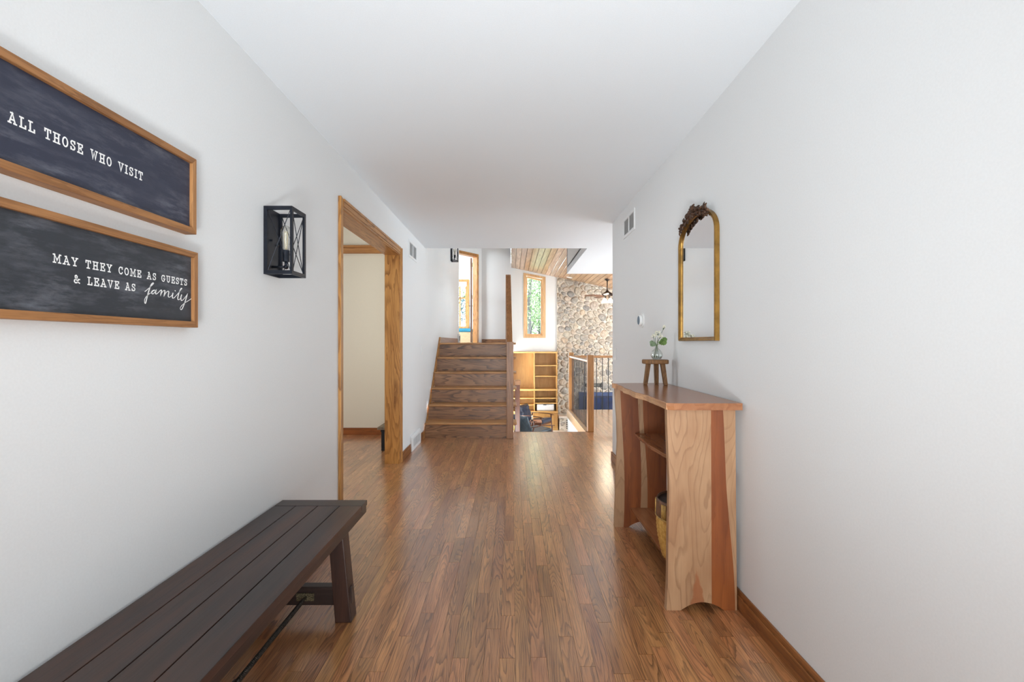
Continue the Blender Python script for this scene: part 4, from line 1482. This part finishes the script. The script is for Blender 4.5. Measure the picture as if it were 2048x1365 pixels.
def shelf(z, fn, name='shelf'):
    ys_ = [2.10 + (3.005 - 2.10) * k / 18 for k in range(19)]
    fr = [(fn((y - 2.1) / .905), y) for y in ys_]
    mb = MB()
    up = [(.985, 2.10), (.985, 3.005)] + [(x + .005, y) for x, y in fr[::-1]]
    lo = [(.985, 2.10), (.985, 3.005)] + [(x + .016, y) for x, y in fr[::-1]]
    n = len(up)
    mb.add([(x, y, z) for x, y in up] + [(x, y, z - .026) for x, y in lo],
           [tuple(range(n)), tuple(range(n, 2 * n))[::-1]] + [(i, (i + 1) % n, n + (i + 1) % n, n + i) for i in range(n)])
    return mb.build(name, CHERY, parent=ct)
shelf(.600, lambda t_: .812 - .045 * t_ + .010 * math.sin(t_ * 8) + .003 * math.sin(t_ * 27))
shelf(.124, lambda t_: .742 + .010 * t_ + .008 * math.sin(t_ * 3.1))

# ------------------------------------------------------------------ basket on the lower shelf
bk = thing('basket', 'round woven basket with a dark leather rim on the low shelf', 'basket', (.862, 2.315, .1245))
def weave(r, z, t):
    k = 34
    rowi = round(z / .0105)
    return r + .0028 * math.sin(t * k + (math.pi if rowi % 2 else 0))
prof = []
for i in range(0, 20):
    z = .0105 * i
    u = z / .2
    prof.append((.108 + .036 * math.sin(min(1, u * .8 + .1) * math.pi * .62), z))
MB().lathe(prof, (.862, 2.315, .125), 136, 'z', weave).build('woven_body', WICK, parent=bk, smooth=True)
rr = prof[-1][0]
MB().lathe([(rr + .001, .197), (rr + .0045, .203), (rr + .001, .275), (rr - .001, .285), (rr - .006, .285), (rr - .006, .19)], (.862, 2.315, .125), 48).build('rim_band', RIMB, parent=bk, smooth=True)
MB().lathe([(rr - .007, .276), (rr - .012, .1), (.06, .02), (0, .02)], (.862, 2.315, .125), 40).build('lining', RIMD, parent=bk, smooth=True)
for k in range(8):
    a = 2 * math.pi * k / 8 - 2.02
    for j in range(3):
        aa = a + j * .075
        MB().tube([(.862 + (rr + .004) * math.cos(aa), 2.315 + (rr + .004) * math.sin(aa), .33), (.862 + (rr + .003) * math.cos(aa), 2.315 + (rr + .003) * math.sin(aa), .398)], .0042, 6).build('cane_slat', CANE, parent=bk, smooth=True)
MB().tube([(.862 + (rr + .004) * math.cos(2 * math.pi * k / 48), 2.315 + (rr + .004) * math.sin(2 * math.pi * k / 48), .3255) for k in range(49)], .0038, 6).build('rim_cord', CANE, parent=bk, smooth=True)

# ------------------------------------------------------------------ stool, vase, flowers
SX, SY, SZ = .893, 2.93, TZ
sl = thing('riser_stool', 'miniature rustic wooden stool standing on the console table', 'stool', (SX, SY, SZ))
mb = MB()
ol = []
for k in range(28):
    a = 2 * math.pi * k / 28
    ca, sa = math.cos(a), math.sin(a)
    e = 1 / max(abs(ca), abs(sa)) ** .55
    ol.append((SX + .079 * ca * e, SY + .060 * sa * e))
mb.prism(ol, 'z', SZ + .131, SZ + .157)
mb.build('seat', STOOL, parent=sl, bevel=.005)
for dx, dy in ((-1.05, -.1), (.85, -1.0), (.35, 1.0)):
    p0 = (SX + dx * .042, SY + dy * .030, SZ + .133)
    p1 = (SX + dx * .060, SY + dy * .042, SZ + .0005)
    vs_ = []
    for p, h in ((p1, .0115), (p0, .0135)):
        vs_ += [(p[0] - h, p[1] - h, p[2]), (p[0] + h, p[1] - h, p[2]), (p[0] + h, p[1] + h, p[2]), (p[0] - h, p[1] + h, p[2])]
    MB().add(vs_, [(0, 3, 2, 1), (4, 5, 6, 7), (0, 1, 5, 4), (1, 2, 6, 5), (2, 3, 7, 6), (3, 0, 4, 7)]).build('leg', STOOL, parent=sl, bevel=.003)
VX, VY, VZ = .902, 2.93, SZ + .1575
vz = thing('bud_vase', 'small clear glass bud vase on the miniature stool', 'vase', (VX, VY, VZ))
pr = [(.018, 0), (.028, .006), (.0365, .022), (.036, .036), (.026, .055), (.013, .068), (.009, .076), (.011, .084)]
MB().lathe(pr + [(r - .0016, z) for r, z in pr[::-1][:-1]] + [(0, .004)], (VX, VY, VZ), 28).build('glass_body', GLASSV, parent=vz, smooth=True)
MB().lathe([(.0165, .0045), (.0262, .008), (.0338, .0195), (.0335, .0215), (0, .0215)], (VX, VY, VZ), 24).build('water', WATER, parent=vz, smooth=True)
fl_ = thing('flower_sprig', 'sprig of tiny white flowers with lobed green leaves in the bud vase', 'flowers', (VX, VY, VZ + .01))
def leaf(mb, base, tip, wdt, lobes=True):
    b, t_ = Vector(base), Vector(tip)
    d = t_ - b
    side = d.cross(Vector((0, 1, .25))).normalized()
    outl = [(.0, .06), (.16, .32), (.30, .5), (.36, .78), (.50, .62), (.58, .98), (.74, .72), (.82, .82), (1.0, .12)] if lobes else [(0, .05), (.3, .5), (.6, .55), (1, .05)]
    vs_ = [b + d * u + side * wdt * v + Vector((0, -.004 * math.sin(u * 3), 0)) for u, v in outl]
    vs_ += [b + d * u - side * wdt * v + Vector((0, .004 * math.sin(u * 3), 0)) for u, v in outl[::-1]]
    vs_ += [b + d * u for u, v in outl]
    n = len(outl)
    fs = []
    for i in range(n - 1):
        fs.append((i, i + 1, 2 * n + i + 1, 2 * n + i))
        fs.append((2 * n - 1 - i, 2 * n + i, 2 * n + i + 1, 2 * n - 2 - i))
    mb.add(vs_, fs)
heads = [((-.016, 0, .014), (-.003, 0, .09), (-.024, -.01, .140), 1.0), ((.012, .004, .012), (.002, 0, .09), (.010, .002, .160), 1.1), ((-.004, -.006, .012), (.001, 0, .09), (.047, .005, .196), .8),
         ((-.01, .008, .012), (0, .002, .09), (-.006, .012, .150), 1.0), ((.003, .01, .012), (.002, .0, .09), (.018, -.012, .138), .8)]
rg = random.Random(4)
for a, b, c, s_ in heads:
    A_, B_, C_ = [Vector(v) + Vector((VX, VY, VZ)) for v in (a, b, c)]
    M_ = B_.lerp(C_, .5) + Vector((rg.uniform(-.004, .004), 0, .003))
    sm = MB().tube([A_, B_, M_, C_], [.0016, .0016, .0013, .001], 6)
    tips = []
    for k in range(9):
        aa = rg.uniform(0, 6.28)
        tp_ = C_ + Vector((math.cos(aa) * .016 * s_ * rg.uniform(.3, 1.1), math.sin(aa) * .014 * s_, rg.uniform(-.002, .012)))
        sm.tube([M_.lerp(C_, .75), tp_], [.0007, .0005], 4)
        tips.append(tp_)
    so_ = sm.build('stem', STEM, parent=fl_, smooth=True)
    pb = MB()
    for tp_ in tips:
        for q in range(4):
            pb.ball(tp_ + Vector((rg.uniform(-.0045, .0045), rg.uniform(-.0045, .0045), rg.uniform(-.002, .005))), rg.uniform(.0022, .0036), 6, 4)
    pb.build('blossom', PETAL, parent=so_, smooth=True)
for base, tip, wdt, mt in (((.010, -.002, .104), (.066, .002, .128), .024, LEAFG), ((.012, -.004, .098), (.062, -.006, .104), .016, LEAFG),
                           ((-.004, -.002, .092), (-.043, .0, .112), .017, LEAFG2), ((-.004, -.004, .088), (-.044, -.006, .092), .012, LEAFG2)):
    mb = MB()
    leaf(mb, Vector(base) + Vector((VX, VY, VZ)), Vector(tip) + Vector((VX, VY, VZ)), wdt)
    mb.tube([Vector((VX, VY, VZ + .082)), Vector(base) + Vector((VX, VY, VZ))], .0011, 5)
    mb.build('leaf', mt, parent=fl_)

# ------------------------------------------------------------------ arched mirror
mr = thing('arched_mirror', 'arched gold-framed mirror with a carved bronze crest above the console table', 'mirror', (XR, 2.538, 1.19))
MY, MW, MZ0, MSP, MRISE = 2.538, .252, 1.19, 1.738, .148
def arch_path(inset, n=28):
    a = MW - inset
    pts = [(MY - a, MZ0 + inset)]
    for k in range(n + 1):
        t_ = math.pi - math.pi * k / n
        pts.append((MY + a * math.cos(t_), MSP + (MRISE - inset) * math.sin(t_)))
    pts.append((MY + a, MZ0 + inset))
    return pts
def loft(mb, loops):
    n = len(loops[0])
    vs_ = [p for L in loops for p in L]
    m = len(loops)
    fs = []
    for j in range(m):
        j2 = (j + 1) % m
        for i in range(n):
            i2 = (i + 1) % n
            fs.append((j * n + i, j * n + i2, j2 * n + i2, j2 * n + i))
    mb.add(vs_, fs)
loops = []
for inset, dp in ((0, 0), (0, .020), (.003, .024), (.010, .0235), (.016, .016), (.020, .014), (.022, 0)):
    loops.append([(XR - dp, y, z) for y, z in arch_path(inset)])
mb = MB()
loft(mb, loops)
mb.build('frame', GOLD, parent=mr, smooth=False)
gp = arch_path(.019)
mb = MB()
mb.prism([(y, z) for y, z in gp], 'x', XR - .010, XR - .003)
mb.build('mirror_glass', MIRROR, parent=mr)
bd = MB()
for inset, dp, r in ((.0015, .0225, .0022), (.0185, .0155, .0020)):
    pth = arch_path(inset, 60)
    acc = 0
    for a, b in zip(pth[:-1], pth[1:]):
        L = math.hypot(b[0] - a[0], b[1] - a[1])
        u = acc
        while u < L:
            bd.ball((XR - dp, a[0] + (b[0] - a[0]) * u / L, a[1] + (b[1] - a[1]) * u / L), r, 6, 4)
            u += r * 2.6
        acc = u - L
o = bd.build('bead_trim', plain('dark_gold_bead', (132, 96, 48), .45, metal=.7, noise=.4, nscale=90), parent=mr, smooth=True)
o['kind'] = 'stuff'
orn = MB()
rg = random.Random(9)
def petal(y, z, ang, L, wd, curl=.018, lift=0.0):
    """fleshy carved leaf curling forward off the frame"""
    pts = []
    for k in range(8):
        u = k / 7
        bend = ang + curl * 22 * u * u
        pts.append((XR - .020 - lift - .016 * math.sin(u * 2.5), y + math.cos(bend) * L * u, z + math.sin(bend) * L * u))
    orn.tube(pts, [wd * (.30 + .70 * math.sin(min(1.0, k / 7 * .86 + .14) * math.pi)) for k in range(8)], 7, .5)
def scroll(y, z, size, ang, sgn_):
    pts = []
    for k in range(17):
        u = k / 16
        r = size * (1 - .80 * u)
        a = ang + sgn_ * 2.6 * math.pi * u
        pts.append((XR - .026 - .010 * u, y + r * math.cos(a), z + r * math.sin(a)))
    orn.tube(pts, [size * (.26 - .10 * k / 16) for k in range(17)], 7)
def on_arch(deg):
    t_ = math.radians(deg)
    return MY + (MW - .004) * math.cos(t_), MSP + (MRISE - .006) * math.sin(t_)
# tall central shell of leaves
y, z = on_arch(88)
for k, a in enumerate((18, 42, 64, 84, 104, 124, 148, 168)):
    petal(y + .004 * (k - 3.5), z - .012, math.radians(a), .052 + .012 * math.sin(k * math.pi / 7), .0125, .012 if a > 90 else -.012, .004)
for k, a in enumerate((200, 232, 262, 292, 322, 346)):
    petal(y + .003 * (k - 2.5), z + .006, math.radians(a), .040, .0105, .010 if a < 270 else -.010, .006)
scroll(y - .022, z + .004, .017, 1.2, 1); scroll(y + .024, z + .006, .018, 1.9, -1); scroll(y + .002, z + .030, .014, -1.2, 1)
orn.ball((XR - .044, y, z + .004), .010, 10, 6)
# garlands running down both shoulders
for deg, s_, out in ((76, 1.1, 1), (66, 1.05, 1), (56, .95, 1), (101, 1.0, -1), (112, .9, -1)):
    y, z = on_arch(deg)
    tang = math.radians(deg + 90)
    for k in range(4):
        petal(y, z, tang + math.radians((-38, 30, 148, 212)[k]), .036 * s_, .0105 * s_, .012 * (1 if k % 2 else -1))
    scroll(y, z + .002, .014 * s_, tang, out)
# rosettes at the ends
for deg, s_ in ((45, 1.0), (125, 1.0), (136, .8)):
    y, z = on_arch(deg)
    for k in range(6):
        petal(y, z, math.radians(60 * k + 15), .027 * s_, .0105 * s_, .006)
    orn.ball((XR - .040, y, z), .008 * s_, 8, 5)
y, z = on_arch(129)
petal(y, z, math.radians(74), .050, .012, .004); petal(y, z, math.radians(104), .040, .010, .006)
y, z = on_arch(41)
petal(y, z, math.radians(-62), .032, .009, -.004); petal(y, z, math.radians(40), .028, .009, .004)
orn.build('carved_crest', BRONZE, parent=mr, smooth=True)

# ------------------------------------------------------------------ low bench in the side room
ib = thing('low_bench', 'low weathered bench with black legs partly hidden in the side room', 'bench', (-1.35, 5.5, 0))
MB().prism([(-1.458, .238), (-1.250, .238), (-1.250, .268), (-1.452, .268)], 'y', 5.07, 5.90).build('seat', OLDW, parent=ib, bevel=.003)
for yy in (5.13, 5.78):
    for xx in (-1.428, -1.312):
        B(xx, xx + .048, yy, yy + .05, 0, .215).build('leg', BALB, parent=ib, bevel=.003)
    B(-1.436, -1.256, yy + .004, yy + .046, .205, .238).build('bearer', BALB, parent=ib)

# ------------------------------------------------------------------ bookcase
bc = thing('bookcase', 'honey oak two-bay bookcase with open shelves and grooved cabinet doors', 'bookcase', (.6, 12.55, ZLV))
FY, BY = 12.38, 12.70
L0, L1, M_ = -.03, 1.196, .591
t_ = .022
for x in (L0, M_ - t_ / 2, L1 - t_):
    B(x, x + t_, FY, BY, -.62, .93).build('upright', HONZ, parent=bc)
B(L0, L1, BY, BY + .012, -.62, .93).build('back_panel', HONZ, parent=bc)
B(L0 - .004, L1 + .004, FY - .012, BY, .905, .945).build('top', HONX, parent=bc, bevel=.003)
B(L0, L1, FY - .012, BY, -.085, -.04).build('middle_ledge', HONX, parent=bc, bevel=.003)
for z in (.565, .285):
    B(M_ + t_ / 2, L1 - t_, FY + .01, BY, z, z + t_).build('shelf', HONX, parent=bc)
for z in (-.30, -.475):
    B(L0 + t_, M_ - t_ / 2, FY + .01, BY, z, z + t_).build('shelf', HONX, parent=bc)
for z in (-.30, -.43):
    B(M_ + t_ / 2, L1 - t_, FY + .01, BY, z, z + t_).build('shelf', HONX, parent=bc)
B(L0 - .006, L1 + .012, FY - .075, BY, -.655, -.62).build('counter', HONX, parent=bc, bevel=.004)
B(L0, L1 + .006, FY - .055, BY, ZLV + .07, -.655).build('cabinet_body', HONZ, parent=bc)
B(L0, L1 + .01, FY - .06, BY, ZLV, ZLV + .075).build('plinth', HONX, parent=bc)
for k in range(4):
    a = L0 + .02 + k * .298
    b = a + .285
    d_ = MB()
    z0, z1 = ZLV + .09, -.685
    y0, y1 = FY - .077, FY - .0555
    d_.box(a, b, y0, y1, z0, z0 + .05); d_.box(a, b, y0, y1, z1 - .05, z1)
    d_.box(a, a + .045, y0, y1, z0 + .05, z1 - .05); d_.box(b - .045, b, y0, y1, z0 + .05, z1 - .05)
    dr = d_.build('door', HONZ, parent=bc)
    n = 5
    for j in range(n):
        u0 = a + .045 + (b - a - .09) * j / n
        u1 = a + .045 + (b - a - .09) * (j + 1) / n
        B(u0 + .002, u1 - .002, y0 + .008, y1, z0 + .05, z1 - .05).build('panel_strip', HONZ, parent=dr)
pt = thing('printer', 'pale grey boxy printer with a dark handle notch in the bookcase', 'printer', (.87, 12.5, -.619))
B(.655, 1.115, 12.405, 12.66, -.619, -.445).build('body', PRINTW, parent=pt, bevel=.03)
B(.825, .91, 12.399, 12.41, -.47, -.448).build('handle_notch', DARKV, parent=pt)

# ------------------------------------------------------------------ hearth, fireplace, slots
he = thing('hearth', 'low raised fieldstone hearth with a stone ledge under the stone wall', 'hearth', (2.2, 12.5, ZLV))
B(1.245, 3.3, 12.33, YF - .055, ZLV, -.80).build('core', MORTAR, parent=he)
B(1.225, 3.32, 12.28, YF - .052, -.80, -.745).build('ledge', plain('ledge_stone', (200, 190, 178), .7, noise=.15, nscale=12, bump=.3), parent=he, bevel=.012)
rg = random.Random(8)
for poly in stone_field(1.25, 2.3, ZLV, -.805, [], .05, .10, 21, .009):
    mx_ = sum(p[0] for p in poly) / len(poly)
    if mx_ > 1.41:
        continue
    mb, c = stone_mesh(poly, 12.332, .03, rg)
    if mb:
        mb.build('stone', STONE, parent=he, smooth=True)
for k in range(5):
    B(1.425, 1.66, 12.30, 12.335, -.865 - .052 * k, -.845 - .052 * k).build('air_slot', DARKV, parent=he)
fp = thing('fireplace', 'dark fireplace insert with a blue reflection painted into its glass in the stone wall behind the balusters', 'fireplace', (2.4, 12.6, -.745))
fx0, fx1, fz0, fz1 = 1.80, 3.05, -.744, -.15
fr = MB()
fr.box(fx0, fx1, 12.58, YF - .05, fz1 - .10, fz1)
fr.box(fx0, fx0 + .1, 12.58, YF - .05, fz0, fz1 - .10); fr.box(fx1 - .1, fx1, 12.58, YF - .05, fz0, fz1 - .10)
fr.box(fx0 + .1, fx1 - .1, 12.58, YF - .05, fz0, fz0 + .05)
fr.build('surround', plain('navy_surround', (38, 58, 100), .35, noise=.12), parent=fp, bevel=.004)
for a, b in ((fx0 + .1, 2.425), (2.425, fx1 - .1)):
    dm = MB()
    dm.box(a + .004, b - .004, 12.60, 12.63, fz1 - .14, fz1 - .1); dm.box(a + .004, b - .004, 12.60, 12.63, fz0 + .05, fz0 + .08)
    dm.box(a + .004, a + .03, 12.60, 12.63, fz0 + .08, fz1 - .14); dm.box(b - .03, b - .004, 12.60, 12.63, fz0 + .08, fz1 - .14)
    dd = dm.build('door', FIREF, parent=fp)
    B(a + .03, b - .03, 12.612, 12.618, fz0 + .08, fz1 - .14).build('pane', FIREB, parent=dd)
av = thing('stone_air_vent', 'pair of short black slots set in the stone wall above the fireplace', 'vent', (2.2, 12.65, 0))
for z in (.0, .055):
    B(1.95, 2.43, 12.625, 12.70, z, z + .026).build('slot', DARKV, parent=av)

# ------------------------------------------------------------------ armchairs and side table
def make_chair(label, leather, tufted, x, y, ang):
    t = thing('lounge_chair', label, 'chair', (0, 0, 0), group='low leather lounge chairs')
    sb = MB()
    sb.prism([(-.27, .27), (.31, .33), (.31, .43), (-.27, .36)], 'y', -.27, .27)
    sb.build('seat_cushion', leather, parent=t, bevel=.03)
    # reclined back, tufted by a bulging grid
    nx, nz = 12, 12
    vs_ = []
    for face in (0, 1):
        for i in range(nz + 1):
            for j in range(nx + 1):
                u, v = j / nx, i / nz
                edge_ = min(u, 1 - u, v, 1 - v)
                bul = min(1, edge_ * 9) ** .5
                th_ = .05 * bul
                if tufted:
                    th_ *= .65 + .5 * abs(math.sin(u * math.pi * 3)) * abs(math.sin(v * math.pi * 3)) ** .6
                zc = .33 + .40 * v
                xc = -.24 - .15 * v
                n_ = (th_ + .015) * (1 if face == 0 else -1)
                vs_.append((xc + n_ * .93, -.27 + .54 * u, zc + n_ * .35))
    W2 = nx + 1
    off = W2 * (nz + 1)
    fs = []
    for i in range(nz):
        for j in range(nx):
            a = i * W2 + j
            fs.append((a, a + 1, a + W2 + 1, a + W2))
            fs.append((off + a, off + a + W2, off + a + W2 + 1, off + a + 1))
    for i in range(nz):
        for j in (0, nx):
            a = i * W2 + j
            fs.append((a, a + W2, off + a + W2, off + a))
    for j in range(nx):
        for i in (0, nz):
            a = i * W2 + j
            fs.append((a, a + 1, off + a + 1, off + a))
    MB().add(vs_, fs).build('back_cushion', leather, parent=t, smooth=True)
    for sg in (-1, 1):
        yy = sg * .31
        MB().tube([(-.30, yy, .50), (-.05, yy, .515), (.22, yy, .505), (.35, yy, .485)], [.014, .017, .022, .012], 8, .6).build('armrest', WALNUT, parent=t, smooth=True)
        MB().tube([(.27, yy, .50), (.30, yy, 0)], [.018, .012], 8).build('leg', WALNUT, parent=t, smooth=True)
        MB().tube([(-.24, yy, .505), (-.36, yy, 0)], [.018, .012], 8).build('leg', WALNUT, parent=t, smooth=True)
        MB().bar((-.30, yy, .27), (.285, yy, .31), .02, .04).build('side_rail', WALNUT, parent=t)
    MB().bar((.26, -.31, .30), (.26, .31, .30), .02, .04).build('front_rail', WALNUT, parent=t)
    MB().bar((-.29, -.31, .27), (-.29, .31, .27), .02, .04).build('rear_rail', WALNUT, parent=t)
    t.location = (x, y, ZLV)
    t.rotation_euler = (0, 0, ang)
    return t
make_chair('navy tufted leather lounge chair facing out in front of the bookcase', NAVY, True, .60, 11.72, math.radians(-28))
make_chair('slate leather lounge chair seen from behind nearest the steps', SLATE, False, .47, 10.35, math.radians(36))
stb = thing('side_table', 'small square wooden side table between the two lounge chairs', 'table', (.56, 11.15, ZLV))
B(.44, .70, 10.95, 11.28, ZLV + .43, ZLV + .455).build('table_top', PINKT, parent=stb, bevel=.003)
B(.46, .68, 10.97, 11.26, ZLV + .36, ZLV + .43).build('drawer_box', WALNUT, parent=stb)
for xx in (.465, .655):
    for yy in (10.975, 11.235):
        B(xx, xx + .025, yy, yy + .025, ZLV, ZLV + .36).build('leg', WALNUT, parent=stb)
fg = thing('figurine', 'small pale figurine on a dark base on the side table', 'figurine', (.475, 11.1, ZLV + .456))
MB().lathe([(0, 0), (.03, 0), (.03, .02), (.012, .028), (0, .028)], (.475, 11.1, ZLV + .456), 12).build('base', DARKV, parent=fg)
MB().lathe([(0, .026), (.018, .03), (.026, .06), (.016, .085), (.022, .105), (.016, .125), (0, .13)], (.475, 11.1, ZLV + .456), 12).build('body', PETAL, parent=fg, smooth=True)

# ------------------------------------------------------------------ ceiling fan and recessed light
FX, FYc, FZ = 2.313, 11.41, rake(2.313)
fn = thing('ceiling_fan', 'dark bronze ceiling fan with lit frosted glass shades by the stone wall', 'ceiling fan', (FX, FYc, 2.2))
DB = plain('dark_bronze', (58, 48, 44), .4, metal=.6, noise=.2)
MB().lathe([(0, .0), (.062, .0), (.058, -.03), (.022, -.06), (0, -.06)], (FX, FYc, FZ + .015), 20).build('ceiling_cup', DB, parent=fn, smooth=True)
MB().tube([(FX, FYc, FZ - .04), (FX, FYc, 2.44)], .012, 10).build('downrod', DB, parent=fn, smooth=True)
MB().lathe([(0, 2.46), (.02, 2.46), (.05, 2.42), (.11, 2.385), (.135, 2.35), (.12, 2.32), (.06, 2.30), (.05, 2.25), (0, 2.25)], (FX, FYc, 0), 24).build('motor_housing', DB, parent=fn, smooth=True)
for k in range(5):
    a = math.radians(183 + 72 * k)
    ca, sa = math.cos(a), math.sin(a)
    vs_ = []
    for z in (2.322, 2.330):
        for r, wd in ((.10, .02), (.17, .03), (.20, .055), (.40, .065), (.53, .06), (.55, .035)):
            for sg in (-1, 1):
                vs_.append((FX + ca * r - sa * wd * sg, FYc + sa * r + ca * wd * sg, z + sg * .008))
    fs = []
    for r in range(5):
        q = r * 2
        fs += [(q, q + 1, q + 3, q + 2), (12 + q, 12 + q + 2, 12 + q + 3, 12 + q + 1), (q, q + 2, 12 + q + 2, 12 + q), (q + 1, 12 + q + 1, 12 + q + 3, q + 3)]
    fs += [(0, 12, 13, 1), (10, 11, 23, 22)]
    MB().add(vs_, fs).build('blade', WALNUT, parent=fn)
for k in range(4):
    a = math.radians(40 + 90 * k)
    cx, cy_ = FX + .10 * math.cos(a), FYc + .10 * math.sin(a)
    MB().tube([(FX, FYc, 2.27), (FX + .07 * math.cos(a), FYc + .07 * math.sin(a), 2.285), (cx, cy_, 2.25)], .009, 8).build('lamp_arm', DB, parent=fn, smooth=True)
    MB().lathe([(.018, 0), (.03, -.02), (.05, -.06), (.066, -.10), (.062, -.10), (.046, -.058), (.026, -.02), (.014, 0)], (cx, cy_, 2.255), 18).build('lamp_shade', SHADEL, parent=fn, smooth=True)
pl = bpy.data.lights.new('fan_lamp_glow', 'POINT')
pl.energy = 14
pl.color = (1, .86, .66)
pl.shadow_soft_size = .08
plo = bpy.data.objects.new('fan_lamp_glow', pl)
plo.location = (FX, FYc, 2.12)
COL.objects.link(plo)
rx, ry = 1.504, 12.3
rcl = thing('recessed_light', 'small round white recessed light in the sloped boards', 'ceiling light', (rx, ry, rake(rx)))
mb = MB().lathe([(.05, .004), (.078, .004), (.082, -.004), (.078, -.008), (.05, -.004)], (0, 0, 0), 24)
mb.v = [(rx + x_, ry + y_, rake(rx) + z_ - .214 * x_ - .003) for x_, y_, z_ in mb.v]
mb.build('trim_ring', WHITEPL, parent=rcl, smooth=True)
mb = MB().lathe([(0, -.002), (.052, -.002), (.052, .004), (0, .004)], (0, 0, 0), 24)
mb.v = [(rx + x_, ry + y_, rake(rx) + z_ - .214 * x_ - .003) for x_, y_, z_ in mb.v]
mb.build('lens', plain('lamp_lens', (255, 250, 240), .5, emit=1.5, noise=.01), parent=rcl)
